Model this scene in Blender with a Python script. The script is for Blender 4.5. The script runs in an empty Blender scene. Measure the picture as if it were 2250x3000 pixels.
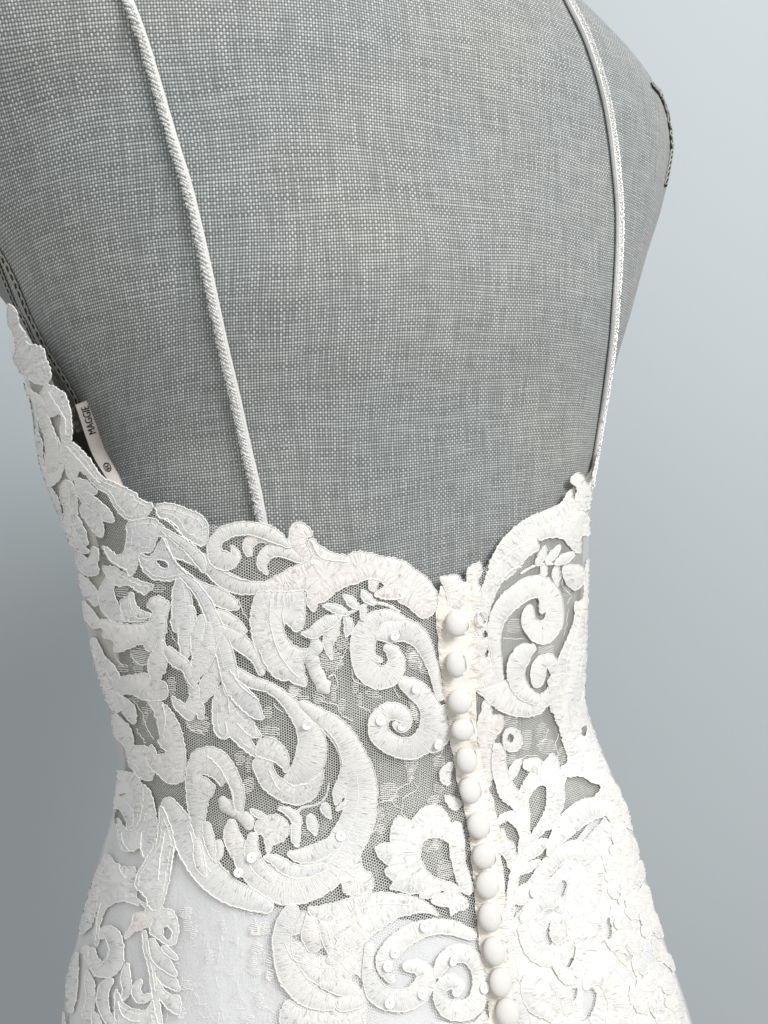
import bpy, math, random
import numpy as np
from mathutils import Vector, Matrix
from mathutils.bvhtree import BVHTree
from mathutils.geometry import delaunay_2d_cdt
rnd = random.Random(7)
sc = bpy.context.scene
col = sc.collection

# ------------------------------------------------------------------ camera
F_PX, CX, CY = 2250.0, 1125.0, 1500.0
CAM = np.array([-0.162867, -0.372705, 0.121394])
YAW, PITCH, ROLL = 0.480371, -0.019488, -0.111951
fwd = np.array([math.sin(YAW)*math.cos(PITCH), math.cos(YAW)*math.cos(PITCH), math.sin(PITCH)])
r0 = np.array([math.cos(YAW), -math.sin(YAW), 0.0]); u0 = np.cross(r0, fwd)
right = r0*math.cos(ROLL)+u0*math.sin(ROLL); up = -r0*math.sin(ROLL)+u0*math.cos(ROLL)
cam = bpy.data.cameras.new('camera'); camo = bpy.data.objects.new('camera', cam); col.objects.link(camo)
cam.sensor_fit = 'VERTICAL'; cam.sensor_height = 30.0; cam.sensor_width = 22.5; cam.lens = 30.0*F_PX/3000.0
cam.clip_start = 0.01; cam.clip_end = 50
M = Matrix((( right[0], up[0], -fwd[0], CAM[0]), (right[1], up[1], -fwd[1], CAM[1]), (right[2], up[2], -fwd[2], CAM[2]), (0, 0, 0, 1)))
camo.matrix_world = M
sc.camera = camo
# ------------------------------------------------------------------ room light and added fill
w = bpy.data.worlds.new('World'); sc.world = w; w.use_nodes = True
w.node_tree.nodes['Background'].inputs['Color'].default_value = (1.0, 0.972, 0.925, 1)
w.node_tree.nodes['Background'].inputs['Strength'].default_value = 0.45
def area(name, loc, target, size, power, colr):
    l = bpy.data.lights.new(name, 'AREA'); l.shape = 'RECTANGLE'; l.size = size[0]; l.size_y = size[1]; l.energy = power; l.color = colr
    o = bpy.data.objects.new(name, l); col.objects.link(o); o.location = loc
    d = Vector(target)-Vector(loc); o.rotation_euler = d.to_track_quat('-Z', 'Y').to_euler(); return o
area('window_light', (0.62, -1.65, 1.12), (0.0, 0.0, 0.05), (0.85, 0.85), 36, (1.0, 0.985, 0.965))
area('left_fill_light', (-0.85, -0.85, 0.95), (-0.1, 0.1, 0.12), (0.7, 0.7), 3.5, (0.9, 0.96, 1.0))  # added fill lamp, brightens the lace on the left side
sc.view_settings.view_transform = 'Standard'; sc.view_settings.look = 'None'
sc.view_settings.exposure = 0.21; sc.view_settings.gamma = 1.0
sc.view_settings.use_curve_mapping = False

# ------------------------------------------------------------------ materials
class NT:
    def __init__(s, name):
        s.m = bpy.data.materials.new(name); s.m.use_nodes = True; s.t = s.m.node_tree
        s.b = s.t.nodes['Principled BSDF']; s.out = s.t.nodes['Material Output']
    def n(s, kind, **kw):
        x = s.t.nodes.new(kind)
        for k, v in kw.items(): setattr(x, k, v)
        return x
    def l(s, a, b): s.t.links.new(a, b)
    def math(s, op, a, b=None, c=None, clamp=False):
        x = s.n('ShaderNodeMath', operation=op); x.use_clamp = clamp
        for i, v in enumerate((a, b, c)):
            if v is None: continue
            if isinstance(v, (int, float)): x.inputs[i].default_value = v
            else: s.l(v, x.inputs[i])
        return x.outputs[0]
    def uv(s):
        x = s.n('ShaderNodeUVMap'); x.uv_map = 'UVMap'
        y = s.n('ShaderNodeSeparateXYZ'); s.l(x.outputs[0], y.inputs[0]); return x.outputs[0], y.outputs[0], y.outputs[1]
    def vec(s, a, b, c=0.0):
        x = s.n('ShaderNodeCombineXYZ')
        for i, v in enumerate((a, b, c)):
            if isinstance(v, (int, float)): x.inputs[i].default_value = v
            else: s.l(v, x.inputs[i])
        return x.outputs[0]
    def noise(s, v, scale, detail=2, rough=.5):
        x = s.n('ShaderNodeTexNoise'); x.inputs['Scale'].default_value = scale; x.inputs['Detail'].default_value = detail; x.inputs['Roughness'].default_value = rough
        if v is not None: s.l(v, x.inputs['Vector'])
        return x.outputs['Fac']
    def ramp(s, f, stops):
        x = s.n('ShaderNodeValToRGB'); e = x.color_ramp.elements
        e[0].position, e[0].color = stops[0][0], (*stops[0][1], 1); e[1].position, e[1].color = stops[-1][0], (*stops[-1][1], 1)
        for p_, c_ in stops[1:-1]:
            k = e.new(p_); k.color = (*c_, 1)
        s.l(f, x.inputs[0]); return x.outputs[0]
    def bump(s, h, strength, dist):
        x = s.n('ShaderNodeBump'); x.inputs['Strength'].default_value = strength; x.inputs['Distance'].default_value = dist
        s.l(h, x.inputs['Height']); s.l(x.outputs[0], s.b.inputs['Normal']); return x
    def set(s, **kw):
        for k, v in kw.items():
            i = s.b.inputs[k.replace('_', ' ')]
            i.default_value = v if not isinstance(v, tuple) else (*v, 1)
        return s

def mat_linen():
    k = NT('grey_linen'); v, u, z = k.uv()
    n1 = k.math('MULTIPLY', k.math('SUBTRACT', k.noise(v, 9, 2), .5), .010)
    n2 = k.math('MULTIPLY', k.math('SUBTRACT', k.noise(k.vec(z, u), 9, 2), .5), .010)
    P = 1/0.00100
    a = k.math('MULTIPLY', k.math('ADD', u, n1), P); b = k.math('MULTIPLY', k.math('ADD', z, n2), P*.96)
    # slight thread to thread variation
    ra = k.noise(k.vec(k.math('FLOOR', a), k.math('MULTIPLY', b, .04)), 1.7, 1); rb = k.noise(k.vec(k.math('MULTIPLY', a, .04), k.math('FLOOR', b)), 1.7, 1)
    fa = k.math('ABSOLUTE', k.math('SINE', k.math('MULTIPLY', a, math.pi))); fb = k.math('ABSOLUTE', k.math('SINE', k.math('MULTIPLY', b, math.pi)))
    par = k.math('MODULO', k.math('ABSOLUTE', k.math('ADD', k.math('FLOOR', a), k.math('FLOOR', b))), 2)
    ca = k.math('POWER', fa, .6); cb = k.math('POWER', fb, .6)
    warp = k.math('MULTIPLY', ca, k.math('ADD', .5, k.math('MULTIPLY', fb, .5)))
    weft = k.math('MULTIPLY', cb, k.math('ADD', .42, k.math('MULTIPLY', fa, .4)))
    wv = k.math('ADD', k.math('MULTIPLY', warp, k.math('ADD', .42, k.math('MULTIPLY', ra, 1.15))), 0)
    wf = k.math('MULTIPLY', weft, k.math('ADD', .38, k.math('MULTIPLY', rb, 1.15)))
    h = k.math('ADD', k.math('MULTIPLY', wv, par), k.math('MULTIPLY', wf, k.math('SUBTRACT', 1, par)))
    c = k.ramp(h, [(.05, (.052, .055, .056)), (.42, (.165, .176, .178)), (.70, (.33, .348, .352)), (1, (.60, .62, .625))])
    blot = k.noise(v, 14, 3)
    mx = k.n('ShaderNodeMix', data_type='RGBA', blend_type='MULTIPLY'); mx.inputs[0].default_value = 1
    k.l(c, mx.inputs[6]); k.l(k.ramp(blot, [(.3, (.93, .96, .97)), (.7, (1.05, 1.04, 1.0))]), mx.inputs[7])
    k.l(mx.outputs[2], k.b.inputs['Base Color']); k.bump(h, .5, .0004)
    k.set(Roughness=.62, Sheen_Weight=.15); k.b.inputs['Specular IOR Level'].default_value = .35
    return k.m
def mat_lace(name, base, trans=.0):
    k = NT(name); v, u, t = k.uv()
    st = k.noise(k.vec(k.math('MULTIPLY', u, .30), k.math('MULTIPLY', t, .03)), 1.0, 3, .65)
    fine = k.noise(k.vec(k.math('MULTIPLY', u, .7), k.math('MULTIPLY', t, .03)), 1.0, 1)
    sm_ = k.n('ShaderNodeMapRange', interpolation_type='SMOOTHSTEP'); k.l(k.noise(k.vec(k.math('MULTIPLY', u, .36), k.math('MULTIPLY', t, .032), 3.3), 1.0, 1), sm_.inputs[0])
    sm_.inputs[1].default_value = .27; sm_.inputs[2].default_value = .33; sm_.inputs[3].default_value = 1; sm_.inputs[4].default_value = 0
    slit = sm_.outputs[0]
    h = k.math('SUBTRACT', k.math('ADD', k.math('MULTIPLY', st, .8), k.math('MULTIPLY', fine, .4)), k.math('MULTIPLY', slit, .34))
    cr = k.ramp(h, [(.16, tuple(x*.58 for x in base)), (.38, tuple(x*.80 for x in base)), (.52, tuple(x*.94 for x in base)), (.66, base)])
    tc = k.n('ShaderNodeTexCoord'); mb = k.n('ShaderNodeMix', data_type='RGBA', blend_type='MULTIPLY'); mb.inputs[0].default_value = 1; k.l(cr, mb.inputs[6])
    k.l(k.ramp(k.noise(tc.outputs['Object'], 45, 1, .5), [(.36, (.90, .915, .93)), (.50, (1, 1, 1))]), mb.inputs[7]); cr = mb.outputs[2]
    k.l(cr, k.b.inputs['Base Color']); k.bump(h, 1.0, .00042)
    k.set(Roughness=.72, Sheen_Weight=.25); k.b.inputs['Specular IOR Level'].default_value = .3
    if trans:
        tr = k.n('ShaderNodeBsdfTranslucent'); k.l(cr, tr.inputs['Color']); mxs = k.n('ShaderNodeMixShader'); mxs.inputs[0].default_value = trans
        k.l(k.b.outputs[0], mxs.inputs[1]); k.l(tr.outputs[0], mxs.inputs[2]); k.l(mxs.outputs[0], k.out.inputs[0])
    return k.m
def mat_plain(name, base, rough=.7, noise_scale=0, nb=.1, sheen=.2, spec=.3, dist=.0003):
    k = NT(name); k.set(Base_Color=base, Roughness=rough, Sheen_Weight=sheen); k.b.inputs['Specular IOR Level'].default_value = spec
    if noise_scale:
        tc = k.n('ShaderNodeTexCoord'); f = k.noise(tc.outputs['Object'], noise_scale, 4, .6)
        k.l(k.ramp(f, [(.25, tuple(x*(1-nb) for x in base)), (.75, tuple(min(1, x*(1+nb*.5)) for x in base))]), k.b.inputs['Base Color'])
        k.bump(f, .4, dist)
    return k.m
def mat_net(name, pitch, lo, hi, base):
    k = NT(name); v, u, z = k.uv()
    kk = 2*math.pi/(pitch*.866)
    wob = k.math('MULTIPLY', k.math('SUBTRACT', k.noise(v, 300, 2), .5), pitch*.5)
    uu = k.math('ADD', u, wob)
    def cosd(ax, ay): return k.math('COSINE', k.math('MULTIPLY', k.math('ADD', k.math('MULTIPLY', uu, ax), k.math('MULTIPLY', z, ay)), kk))
    s = k.math('ADD', k.math('ADD', cosd(1, 0), cosd(-.5, .866)), cosd(-.5, -.866))
    mr = k.n('ShaderNodeMapRange', interpolation_type='SMOOTHSTEP'); k.l(s, mr.inputs[0])
    mr.inputs[1].default_value = lo; mr.inputs[2].default_value = hi; mr.inputs[3].default_value = 1; mr.inputs[4].default_value = 0
    k.l(mr.outputs[0], k.b.inputs['Alpha']); k.set(Base_Color=base, Roughness=.6)
    return k.m
def mat_wall():
    k = NT('painted_wall'); tc = k.n('ShaderNodeTexCoord')
    f = k.noise(tc.outputs['Object'], 220, 3, .6); g = k.noise(tc.outputs['Object'], 3, 2)
    k.l(k.ramp(g, [(.3, (.41, .46, .49)), (.7, (.42, .47, .50))]), k.b.inputs['Base Color']); k.bump(f, .12, .0006)
    k.set(Roughness=.75); return k.m
def mat_satin(name, base):
    k = NT(name); v, u, z = k.uv()
    f = k.noise(k.vec(k.math('MULTIPLY', u, 40), k.math('MULTIPLY', z, 14)), 1, 4, .55)
    g = k.noise(v, 900, 2)
    k.l(k.ramp(f, [(.3, tuple(x*.86 for x in base)), (.7, base)]), k.b.inputs['Base Color'])
    h = k.math('ADD', f, k.math('MULTIPLY', g, .12)); k.bump(h, .6, .004)
    k.set(Roughness=.5, Sheen_Weight=.2); return k.m
LINEN = mat_linen()
LACE = mat_lace('white_satin_stitch', (.895, .888, .875), .10)
LACE_THIN = mat_lace('thin_satin_stitch', (.87, .875, .875), .10)
LACE_CREAM = mat_lace('cream_satin_stitch', (.92, .89, .865), .10)
CORD = mat_plain('white_cord', (.885, .88, .865), .8, 2500, .12, .4, dist=.0002)
NET = mat_net('tulle_net', .00105, -1.12, -.72, (.82, .815, .78))
LINING = mat_satin('white_lining', (.80, .825, .875))
CREAM = mat_plain('cream_placket', (.86, .82, .77), .75, 260, .10, .2, dist=.0008)
BUTTON = mat_plain('covered_button', (.72, .71, .69), .72, 420, .05, .25, .25, dist=.0004)
BRAID = mat_plain('grey_braid', (.40, .41, .38), .6, 900, .2, .1)
BRAID_DARK = mat_plain('dark_braid_base', (.035, .037, .033), .8, 900, .3, .0)
PLATE = mat_plain('grey_plate_cloth', (.20, .21, .205), .8, 700, .2, .1)
STRAP = mat_plain('ivory_strap', (.68, .685, .685), .45, 700, .12, .3, dist=.0004)
THREAD = mat_plain('silvery_thread', (.90, .89, .87), .4, 0, 0, .1, .6)
RIBBON = mat_plain('satin_ribbon', (.84, .79, .755), .42, 600, .05, .3, .45, dist=.0002)
INK = mat_plain('black_ink', (.02, .018, .018), .7, 0)
WALL = mat_wall()
k = NT('glass_bead'); k.set(Base_Color=(.74, .745, .745), Roughness=.12); k.b.inputs['Specular IOR Level'].default_value = .8; k.b.inputs['Coat Weight'].default_value = .6; BEAD = k.m
k = NT('pearly_sequin'); lw = k.n('ShaderNodeLayerWeight'); lw.inputs[0].default_value = .45
k.l(k.ramp(lw.outputs['Facing'], [(0, (.93, .96, .99)), (.4, (.95, .93, .97)), (1, (.85, .95, .95))]), k.b.inputs['Base Color'])
k.set(Roughness=.5); k.b.inputs['Coat Weight'].default_value = .15; SEQ = k.m
k = NT('clear_plastic'); k.set(Base_Color=(.75, .76, .77), Roughness=.2); k.b.inputs['Coat Weight'].default_value = .5; EYE = k.m

# ------------------------------------------------------------------ helpers
def mesh_obj(name, verts, faces, mat, parent=None, uvs=None, smooth=True, luv=None):
    me = bpy.data.meshes.new(name); me.from_pydata([tuple(map(float, q)) for q in verts], [], [tuple(map(int, f)) for f in faces])
    if smooth: me.polygons.foreach_set('use_smooth', [True]*len(me.polygons))
    if uvs is not None:
        lay = me.uv_layers.new(name='UVMap'); idx = np.empty(len(me.loops), np.int32); me.loops.foreach_get('vertex_index', idx)
        lay.data.foreach_set('uv', np.asarray(uvs, np.float32)[idx].ravel())
    if luv is not None: me.uv_layers.new(name='UVMap').data.foreach_set('uv', np.asarray(luv, np.float32).ravel())
    me.materials.append(mat); me.update()
    o = bpy.data.objects.new(name, me); col.objects.link(o)
    if parent: o.parent = parent
    return o
def link_copy(name, me, parent, mw):
    o = bpy.data.objects.new(name, me); col.objects.link(o); o.parent = parent; o.matrix_local = mw; return o
def empty(name, label, cat, loc=(0, 0, 0)):
    o = bpy.data.objects.new(name, None); col.objects.link(o); o.location = loc; o['label'] = label; o['category'] = cat; o.empty_display_size = .02; return o

def catmull(P, n=8, closed=False):
    P = np.asarray(P, float); N = len(P); out = []
    for i in range(N if closed else N-1):
        if closed: a, b, c, d = P[i-1], P[i], P[(i+1) % N], P[(i+2) % N]
        else: a, b, c, d = P[max(i-1, 0)], P[i], P[i+1], P[min(i+2, N-1)]
        for t in np.linspace(0, 1, n, endpoint=False):
            out.append(.5*((2*b)+(c-a)*t+(2*a-5*b+4*c-d)*t*t+(3*b-a-3*c+d)*t**3))
    if not closed: out.append(P[-1])
    return np.array(out)
def resample(P, step, closed=False):
    Q = np.vstack([P, P[:1]]) if closed else P
    d = np.r_[0, np.cumsum(np.linalg.norm(np.diff(Q[:, :2], axis=0), axis=1))]
    n = max(3, int(round(d[-1]/step))+1); s = np.linspace(0, d[-1], n)
    R = np.stack([np.interp(s, d, Q[:, j]) for j in range(Q.shape[1])], 1)
    return R[:-1] if closed else R
def tube(pts, rad, sides=6, closed=False, jitter=0):
    pts = np.asarray(pts, float); n = len(pts)
    if closed: T = np.roll(pts, -1, 0)-np.roll(pts, 1, 0)
    else: T = np.gradient(pts, axis=0)
    T /= np.linalg.norm(T, axis=1)[:, None]+1e-12
    N = np.cross(T, fwd); N /= np.linalg.norm(N, axis=1)[:, None]+1e-12; B = np.cross(T, N)
    rad = np.broadcast_to(rad, (n,)).copy()
    if jitter: rad *= 1+jitter*np.array([rnd.uniform(-1, 1) for _ in range(n)])
    V = []; Fc = []
    for j in range(sides):
        a = 2*math.pi*j/sides; V.append(pts+(N*math.cos(a)+B*math.sin(a))*rad[:, None])
    V = np.stack(V, 1).reshape(-1, 3)
    for i in range(n if closed else n-1):
        i2 = (i+1) % n
        for j in range(sides):
            j2 = (j+1) % sides; Fc.append((i*sides+j, i*sides+j2, i2*sides+j2, i2*sides+j))
    if not closed: Fc += [tuple(range(sides))[::-1], tuple((n-1)*sides+j for j in range(sides))]
    return V, Fc

# ------------------------------------------------------------------ body surface (metres, z = 0 at the waist)
ZC = np.array([-0.26, -0.21, -0.17, -0.13, -0.09, -0.06, -0.03, 0.0, 0.03, 0.07, 0.11, 0.15, 0.19, 0.23, 0.26, 0.285, 0.31, 0.335, 0.36, 0.39, 0.43])
AR = np.array([0.184, 0.1738, 0.1655, 0.15691, 0.15087, 0.14492, 0.1329, 0.12209, 0.12236, 0.12554, 0.12811, 0.13795, 0.15126, 0.17487, 0.1970, 0.2095, 0.1975, 0.13183, 0.075, 0.06, 0.055])
DL = np.array([0.1866, 0.1756, 0.1668, 0.15932, 0.15271, 0.14248, 0.13191, 0.12206, 0.12083, 0.12674, 0.12941, 0.13822, 0.14231, 0.16442, 0.19558, 0.2138, 0.19772, 0.1334, 0.075, 0.06, 0.055])
TL = np.array([0.1866, 0.1756, 0.1668, 0.15932, 0.15271, 0.14248, 0.13191, 0.12206, 0.12083, 0.12474, 0.12211, 0.12116, 0.13236, 0.15089, 0.1719, 0.19822, 0.19772, 0.1334, 0.075, 0.06, 0.055])
YB = np.array([-0.14, -0.13688, -0.13288, -0.12438, -0.1162, -0.1108, -0.1054, -0.1, -0.1045, -0.1105, -0.1172, -0.126, -0.1348, -0.1385, -0.14, -0.14125, -0.13988, -0.13456, -0.12925, -0.12, -0.1])
BR = np.array([0.85, 0.8344, 0.8219, 0.8094, 0.794, 0.776, 0.758, 0.74, 0.736, 0.7307, 0.7253, 0.72, 0.6867, 0.6533, 0.6283, 0.5975, 0.56, 0.5225, 0.5, 0.5, 0.5])
def cs(x, z):
    z = np.asarray(z, float); m = np.gradient(x, ZC); i = np.clip(np.searchsorted(ZC, z)-1, 0, len(ZC)-2); h = ZC[i+1]-ZC[i]; t = (z-ZC[i])/h
    return (2*t**3-3*t*t+1)*x[i]+(t**3-2*t*t+t)*h*m[i]+(-2*t**3+3*t*t)*x[i+1]+(t**3-t*t)*h*m[i+1]
E2 = 2/2.2
def surf(phi, z, aL, inset=0.0):
    phi, z = np.broadcast_arrays(np.asarray(phi, float), np.asarray(z, float))
    a = (cs(aL, z)+cs(AR, z))/2; b = a*cs(BR, z); c, s = np.cos(phi), np.sin(phi)
    x = (np.where(c > 0, cs(AR, z), cs(aL, z))-inset)*np.sign(c)*np.abs(c)**E2
    y = cs(YB, z)+b+(b-inset)*np.sign(s)*np.abs(s)**E2
    return np.stack([x, y, z], -1)
def grid_faces(nr, nc, wrap=True):
    Fc = []
    for i in range(nr-1):
        for j in range(nc if wrap else nc-1):
            j2 = (j+1) % nc; Fc.append((i*nc+j, i*nc+j2, (i+1)*nc+j2, (i+1)*nc+j))
    return Fc
def ring_uv(P):           # metres around the ring from the centre back, metres up
    d = np.linalg.norm(np.diff(P, axis=1), axis=2); u = np.concatenate([np.zeros((len(P), 1)), np.cumsum(d, 1)], 1)
    mid = P.shape[1]//2; u = u-u[:, mid:mid+1]
    dz = np.linalg.norm(np.diff(P[:, mid], axis=0), axis=1); v = np.r_[0, np.cumsum(dz)]
    return np.stack([u, np.broadcast_to(v[:, None], u.shape)], -1)
NPH = 260
PH = np.linspace(-1.5*math.pi, .5*math.pi, NPH)      # seam at the front, centre back in the middle (-pi/2)
def inset_t(z): return .003*np.clip((.20-z)/.05, 0, 1)
zt = np.linspace(-.26, .43, 190)
TP = surf(PH[None, :], zt[:, None], TL, inset_t(zt)[:, None]); TUV = ring_uv(TP)
zd = np.linspace(-.26, .26, 170)
DP = surf(PH[None, :], zd[:, None], DL)
def bvh_of(P):
    V = P.reshape(-1, 3); return BVHTree.FromPolygons([tuple(q) for q in V], grid_faces(P.shape[0], P.shape[1], False))
BV_T, BV_D = bvh_of(TP), bvh_of(DP)
CAMV = Vector(CAM)
def hit(x, y, bv=None):
    bv = bv or BV_D
    for k_ in range(40):
        d = Vector(fwd+right*(x-CX)/F_PX-up*(y-CY)/F_PX).normalized(); loc, nor, _, _ = bv.ray_cast(CAMV, d)
        if loc is not None:
            if nor.dot(d) > 0: nor = -nor
            return np.array(loc), np.array(nor)
        x += 3.0 if x < 1000 else -3.0
    return None, None
def phi_of(p):
    # ring angle whose surface point is nearest, on the dress
    q = surf(PH, np.full(NPH, p[2]), DL); return PH[np.argmin(((q-p)**2).sum(1))]

# ------------------------------------------------------------------ wall
wl = np.array([0.0, 0.0, 0.1])+fwd*0.40; wr = np.array([math.cos(YAW-.10), -math.sin(YAW-.10), 0.0]); wu = np.array([0, 0, 1.0])
wv = [wl+wr*a+wu*b for a, b in ((-2.2, -1.4), (2.2, -1.4), (2.2, 1.6), (-2.2, 1.6))]
wb = [q+np.array([fwd[0], fwd[1], 0])*.1 for q in wv]
wall = mesh_obj('wall', wv+wb, [(0, 1, 2, 3), (7, 6, 5, 4), (0, 4, 5, 1), (1, 5, 6, 2), (2, 6, 7, 3), (3, 7, 4, 0)], WALL, smooth=False)
wall['kind'] = 'structure'; wall['label'] = 'plain pale blue grey painted wall behind the dress form'

# ------------------------------------------------------------------ dress form
form = empty('dress_form', 'grey linen covered dress form torso wearing the lace gown', 'dress form', (0, 0, -.26))
OFF = np.array([0, 0, .26])
def fpart(name, V, Fc, mat, uvs=None, parent=None, smooth=True): return mesh_obj(name, np.asarray(V)+OFF if parent is None else V, Fc, mat, parent or form, uvs, smooth)
tv = TP.reshape(-1, 3); tf = grid_faces(len(zt), NPH, False)
cap = len(tv); tv = np.vstack([tv, TP[-1].mean(0)[None], TP[0].mean(0)[None]]); tuv = np.vstack([TUV.reshape(-1, 2), [[0, 0], [0, 0]]])
for j in range(NPH-1): tf += [((len(zt)-1)*NPH+j, (len(zt)-1)*NPH+j+1, cap), (j+1, j, cap+1)]
fpart('torso', tv, tf, LINEN, tuv)
# braided trim: links along a path lying on the torso
def link_mesh():
    n, m = 14, 6; V = []; Fc = []
    for i in range(n):
        a = 2*math.pi*i/n; c = np.array([math.cos(a)*.5, math.sin(a)*.24, 0]); c[0] += .12*np.sign(c[0])*abs(math.cos(a))
        e = np.array([math.cos(a), math.sin(a), 0])
        for j in range(m):
            b = 2*math.pi*j/m; V.append(c+(e*math.cos(b)+np.array([0, 0, 1])*math.sin(b))*.10)
    for i in range(n):
        for j in range(m): Fc.append((i*m+j, ((i+1) % n)*m+j, ((i+1) % n)*m+(j+1) % m, i*m+(j+1) % m))
    me = bpy.data.meshes.new('link'); me.from_pydata([tuple(q) for q in V], [], Fc); me.polygons.foreach_set('use_smooth', [True]*len(me.polygons)); me.materials.append(BRAID); return me
LINK = link_mesh()
def trim(path, nors, size, width, name='armhole_trim', rows=1, side=None):
    """path: points on the torso; a dark base cord plus links lying along it"""
    P = np.asarray(path); Nn = np.asarray(nors)
    V, Fc = tube(P+Nn*.0002, width, 6); base = fpart(name, V, Fc, BRAID_DARK)
    d = np.r_[0, np.cumsum(np.linalg.norm(np.diff(P, axis=0), axis=1))]
    for rr in range(rows):
        s = size*.3*rr
        while s < d[-1]-size*.3:
            p = np.array([np.interp(s, d, P[:, j]) for j in range(3)]); nn = np.array([np.interp(s, d, Nn[:, j]) for j in range(3)]); p2 = np.array([np.interp(s+size*.4, d, P[:, j]) for j in range(3)])
            t = p2-p; t /= np.linalg.norm(t)+1e-12; nn = nn*.45-fwd*.55; nn -= t*nn.dot(t); nn /= np.linalg.norm(nn)+1e-12; b = np.cross(nn, t)
            offs = 0 if side is None else side[rr]
            c = p+nn*width*.85+b*offs+OFF
            R = Matrix(((t[0], b[0], nn[0], c[0]), (t[1], b[1], nn[1], c[1]), (t[2], b[2], nn[2], c[2]), (0, 0, 0, 1)))
            R = R @ Matrix.Rotation(rnd.uniform(-.15, .15)-.12, 4, 'Z') @ Matrix.Diagonal((size*.62, size*.62, size*.62, 1))
            link_copy('link', LINK, base, R); s += size*.55
    return base
def path_px(pts, bv, step=8):
    q = resample(catmull(pts, 6), step); H = [hit(x, y, bv) for x, y in q]; H = [(a, b) for a, b in H if a is not None]
    return np.array([a for a, _ in H]), np.array([b for _, b in H])
PX = lambda L, T: [(T[0]+x/3, T[1]+y/3) for x, y in L]
# left armhole, two braid rows
lp, ln = path_px([(-60, 640), (-25, 700), (8, 750), (40, 808), (66, 868), (92, 930), (120, 985), (150, 1040), (185, 1095), (217, 1150), (236, 1190), (250, 1240)], BV_T)
trim(lp, ln, .0058, .0013)
lp2, ln2 = path_px([(-50, 690), (-12, 750), (18, 822), (48, 892), (78, 945), (104, 1000), (132, 1045), (165, 1098)], BV_T)
trim(lp2, ln2, .0050, .0011)
rp, rn = path_px([(1908, 250), (1924, 268), (1942, 292), (1958, 325), (1966, 365), (1967, 410), (1962, 460), (1952, 515), (1946, 545)], BV_T)
trim(rp, rn, .0056, .0013)
# arm plates on the outer sides of the torso
for sg, zc, yc, ry, rz_ in ((1, .262, -.012, .055, .05), (-1, .245, .0, .05, .045)):
    V = []; Fc = []; nr_, na_ = 6, 40
    for i in range(nr_):
        for j in range(na_):
            a = 2*math.pi*j/na_; f = i/(nr_-1)
            o_ = Vector((sg*.6, yc+ry*f*math.cos(a), zc+rz_*f*math.sin(a))); loc, nor, _, _ = BV_T.ray_cast(o_, Vector((-sg, 0, 0)))
            p = np.array(loc) if loc is not None else np.array(o_); V.append(p+np.array([sg*.0003*(1-f**4), 0, 0]))
    Fc = grid_faces(nr_, na_); fpart('arm_plate', V, Fc, PLATE)

# ------------------------------------------------------------------ gown
gown = empty('bridal_gown', 'white lace bridal gown with sheer back, covered buttons and beaded straps', 'wedding dress', (0, 0, -.26))
def gpart(name, V, Fc, mat, uvs=None, parent=None, smooth=True, luv=None):
    o = mesh_obj(name, np.asarray(V)+OFF, Fc, mat, gown, uvs, smooth, luv)
    if parent: o.parent = parent
    return o
neck_px = [(30, 905), (63, 965), (110, 1025), (150, 1110), (195, 1180), (215, 1290), (270, 1360), (335, 1425), (400, 1460), (530, 1500), (600, 1535), (690, 1545), (787, 1570), (850, 1605), (1010, 1640), (1067, 1635), (1167, 1655), (1240, 1710), (1290, 1730), (1340, 1705), (1400, 1670), (1435, 1655), (1470, 1590), (1520, 1545), (1570, 1515), (1635, 1492), (1670, 1450), (1690, 1405), (1708, 1410)]
lin_px = [(345, 2440), (430, 2445), (520, 2460), (590, 2560), (700, 2640), (850, 2668), (1000, 2676), (1200, 2702), (1400, 2722), (1480, 2660), (1560, 2606), (1650, 2510), (1740, 2400), (1820, 2340)]
def edge_fn(px, fl, fr):
    A = []
    for x, y in px:
        p, n = hit(x, y)
        if p is not None: A.append((phi_of(p), p[2]))
    A = sorted(A); a = np.array(A)
    # drop angle reversals
    keep = [0]
    for i in range(1, len(a)):
        if a[i, 0] > a[keep[-1], 0]+.004: keep.append(i)
    a = a[keep]
    ph = np.r_[-1.5*math.pi-.1, -1.5*math.pi+.5, a[:, 0], .5*math.pi-.5, .5*math.pi+.1]; zz = np.r_[fl, fl, a[:, 1], fr, fr]
    return lambda p: np.interp(p, ph, zz)
z_neck = edge_fn(neck_px, .205, .205); z_lin = edge_fn(lin_px, -.02, -.02)
ROWS = 90
def sheet(name, ztop, zbot, off, mat, wob=0):
    t = np.linspace(0, 1, ROWS)[:, None]; zz = zbot+(ztop(PH)[None, :]-zbot)*t
    P = surf(PH[None, :], zz, DL, -off)
    if wob:
        dn = wob*(np.sin(PH*26+np.sin(PH*9)*2)[None, :])*np.clip(-zz/.12, 0, 1)
        c = P.mean(1, keepdims=True); dd = P-c; dd[..., 2] = 0; dd /= np.linalg.norm(dd, axis=2, keepdims=True)+1e-9; P = P+dd*dn[..., None]
    uv = ring_uv(P); uv[..., 1] = zz
    V = P.reshape(-1, 3); return gpart(name, V, grid_faces(ROWS, NPH, False), mat, uv.reshape(-1, 2))
CUP = mat_plain('taupe_cup_cloth', (.50, .49, .46), .85, 500, .1, .1)
ia = np.where(PH < -math.pi+.30)[0]
t_ = np.linspace(0, 1, 30)[:, None]; zz = .06+(z_neck(PH[ia])[None, :]-.006-.06)*t_
gpart('cup_lining', surf(PH[ia][None, :], zz, DL, .0013).reshape(-1, 3), grid_faces(30, len(ia), False), CUP)
sheet('net_bodice', z_neck, -.26, 0.0, NET)
sheet('skirt_lining', z_lin, -.26, -.0012, LINING, .0007)

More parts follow.
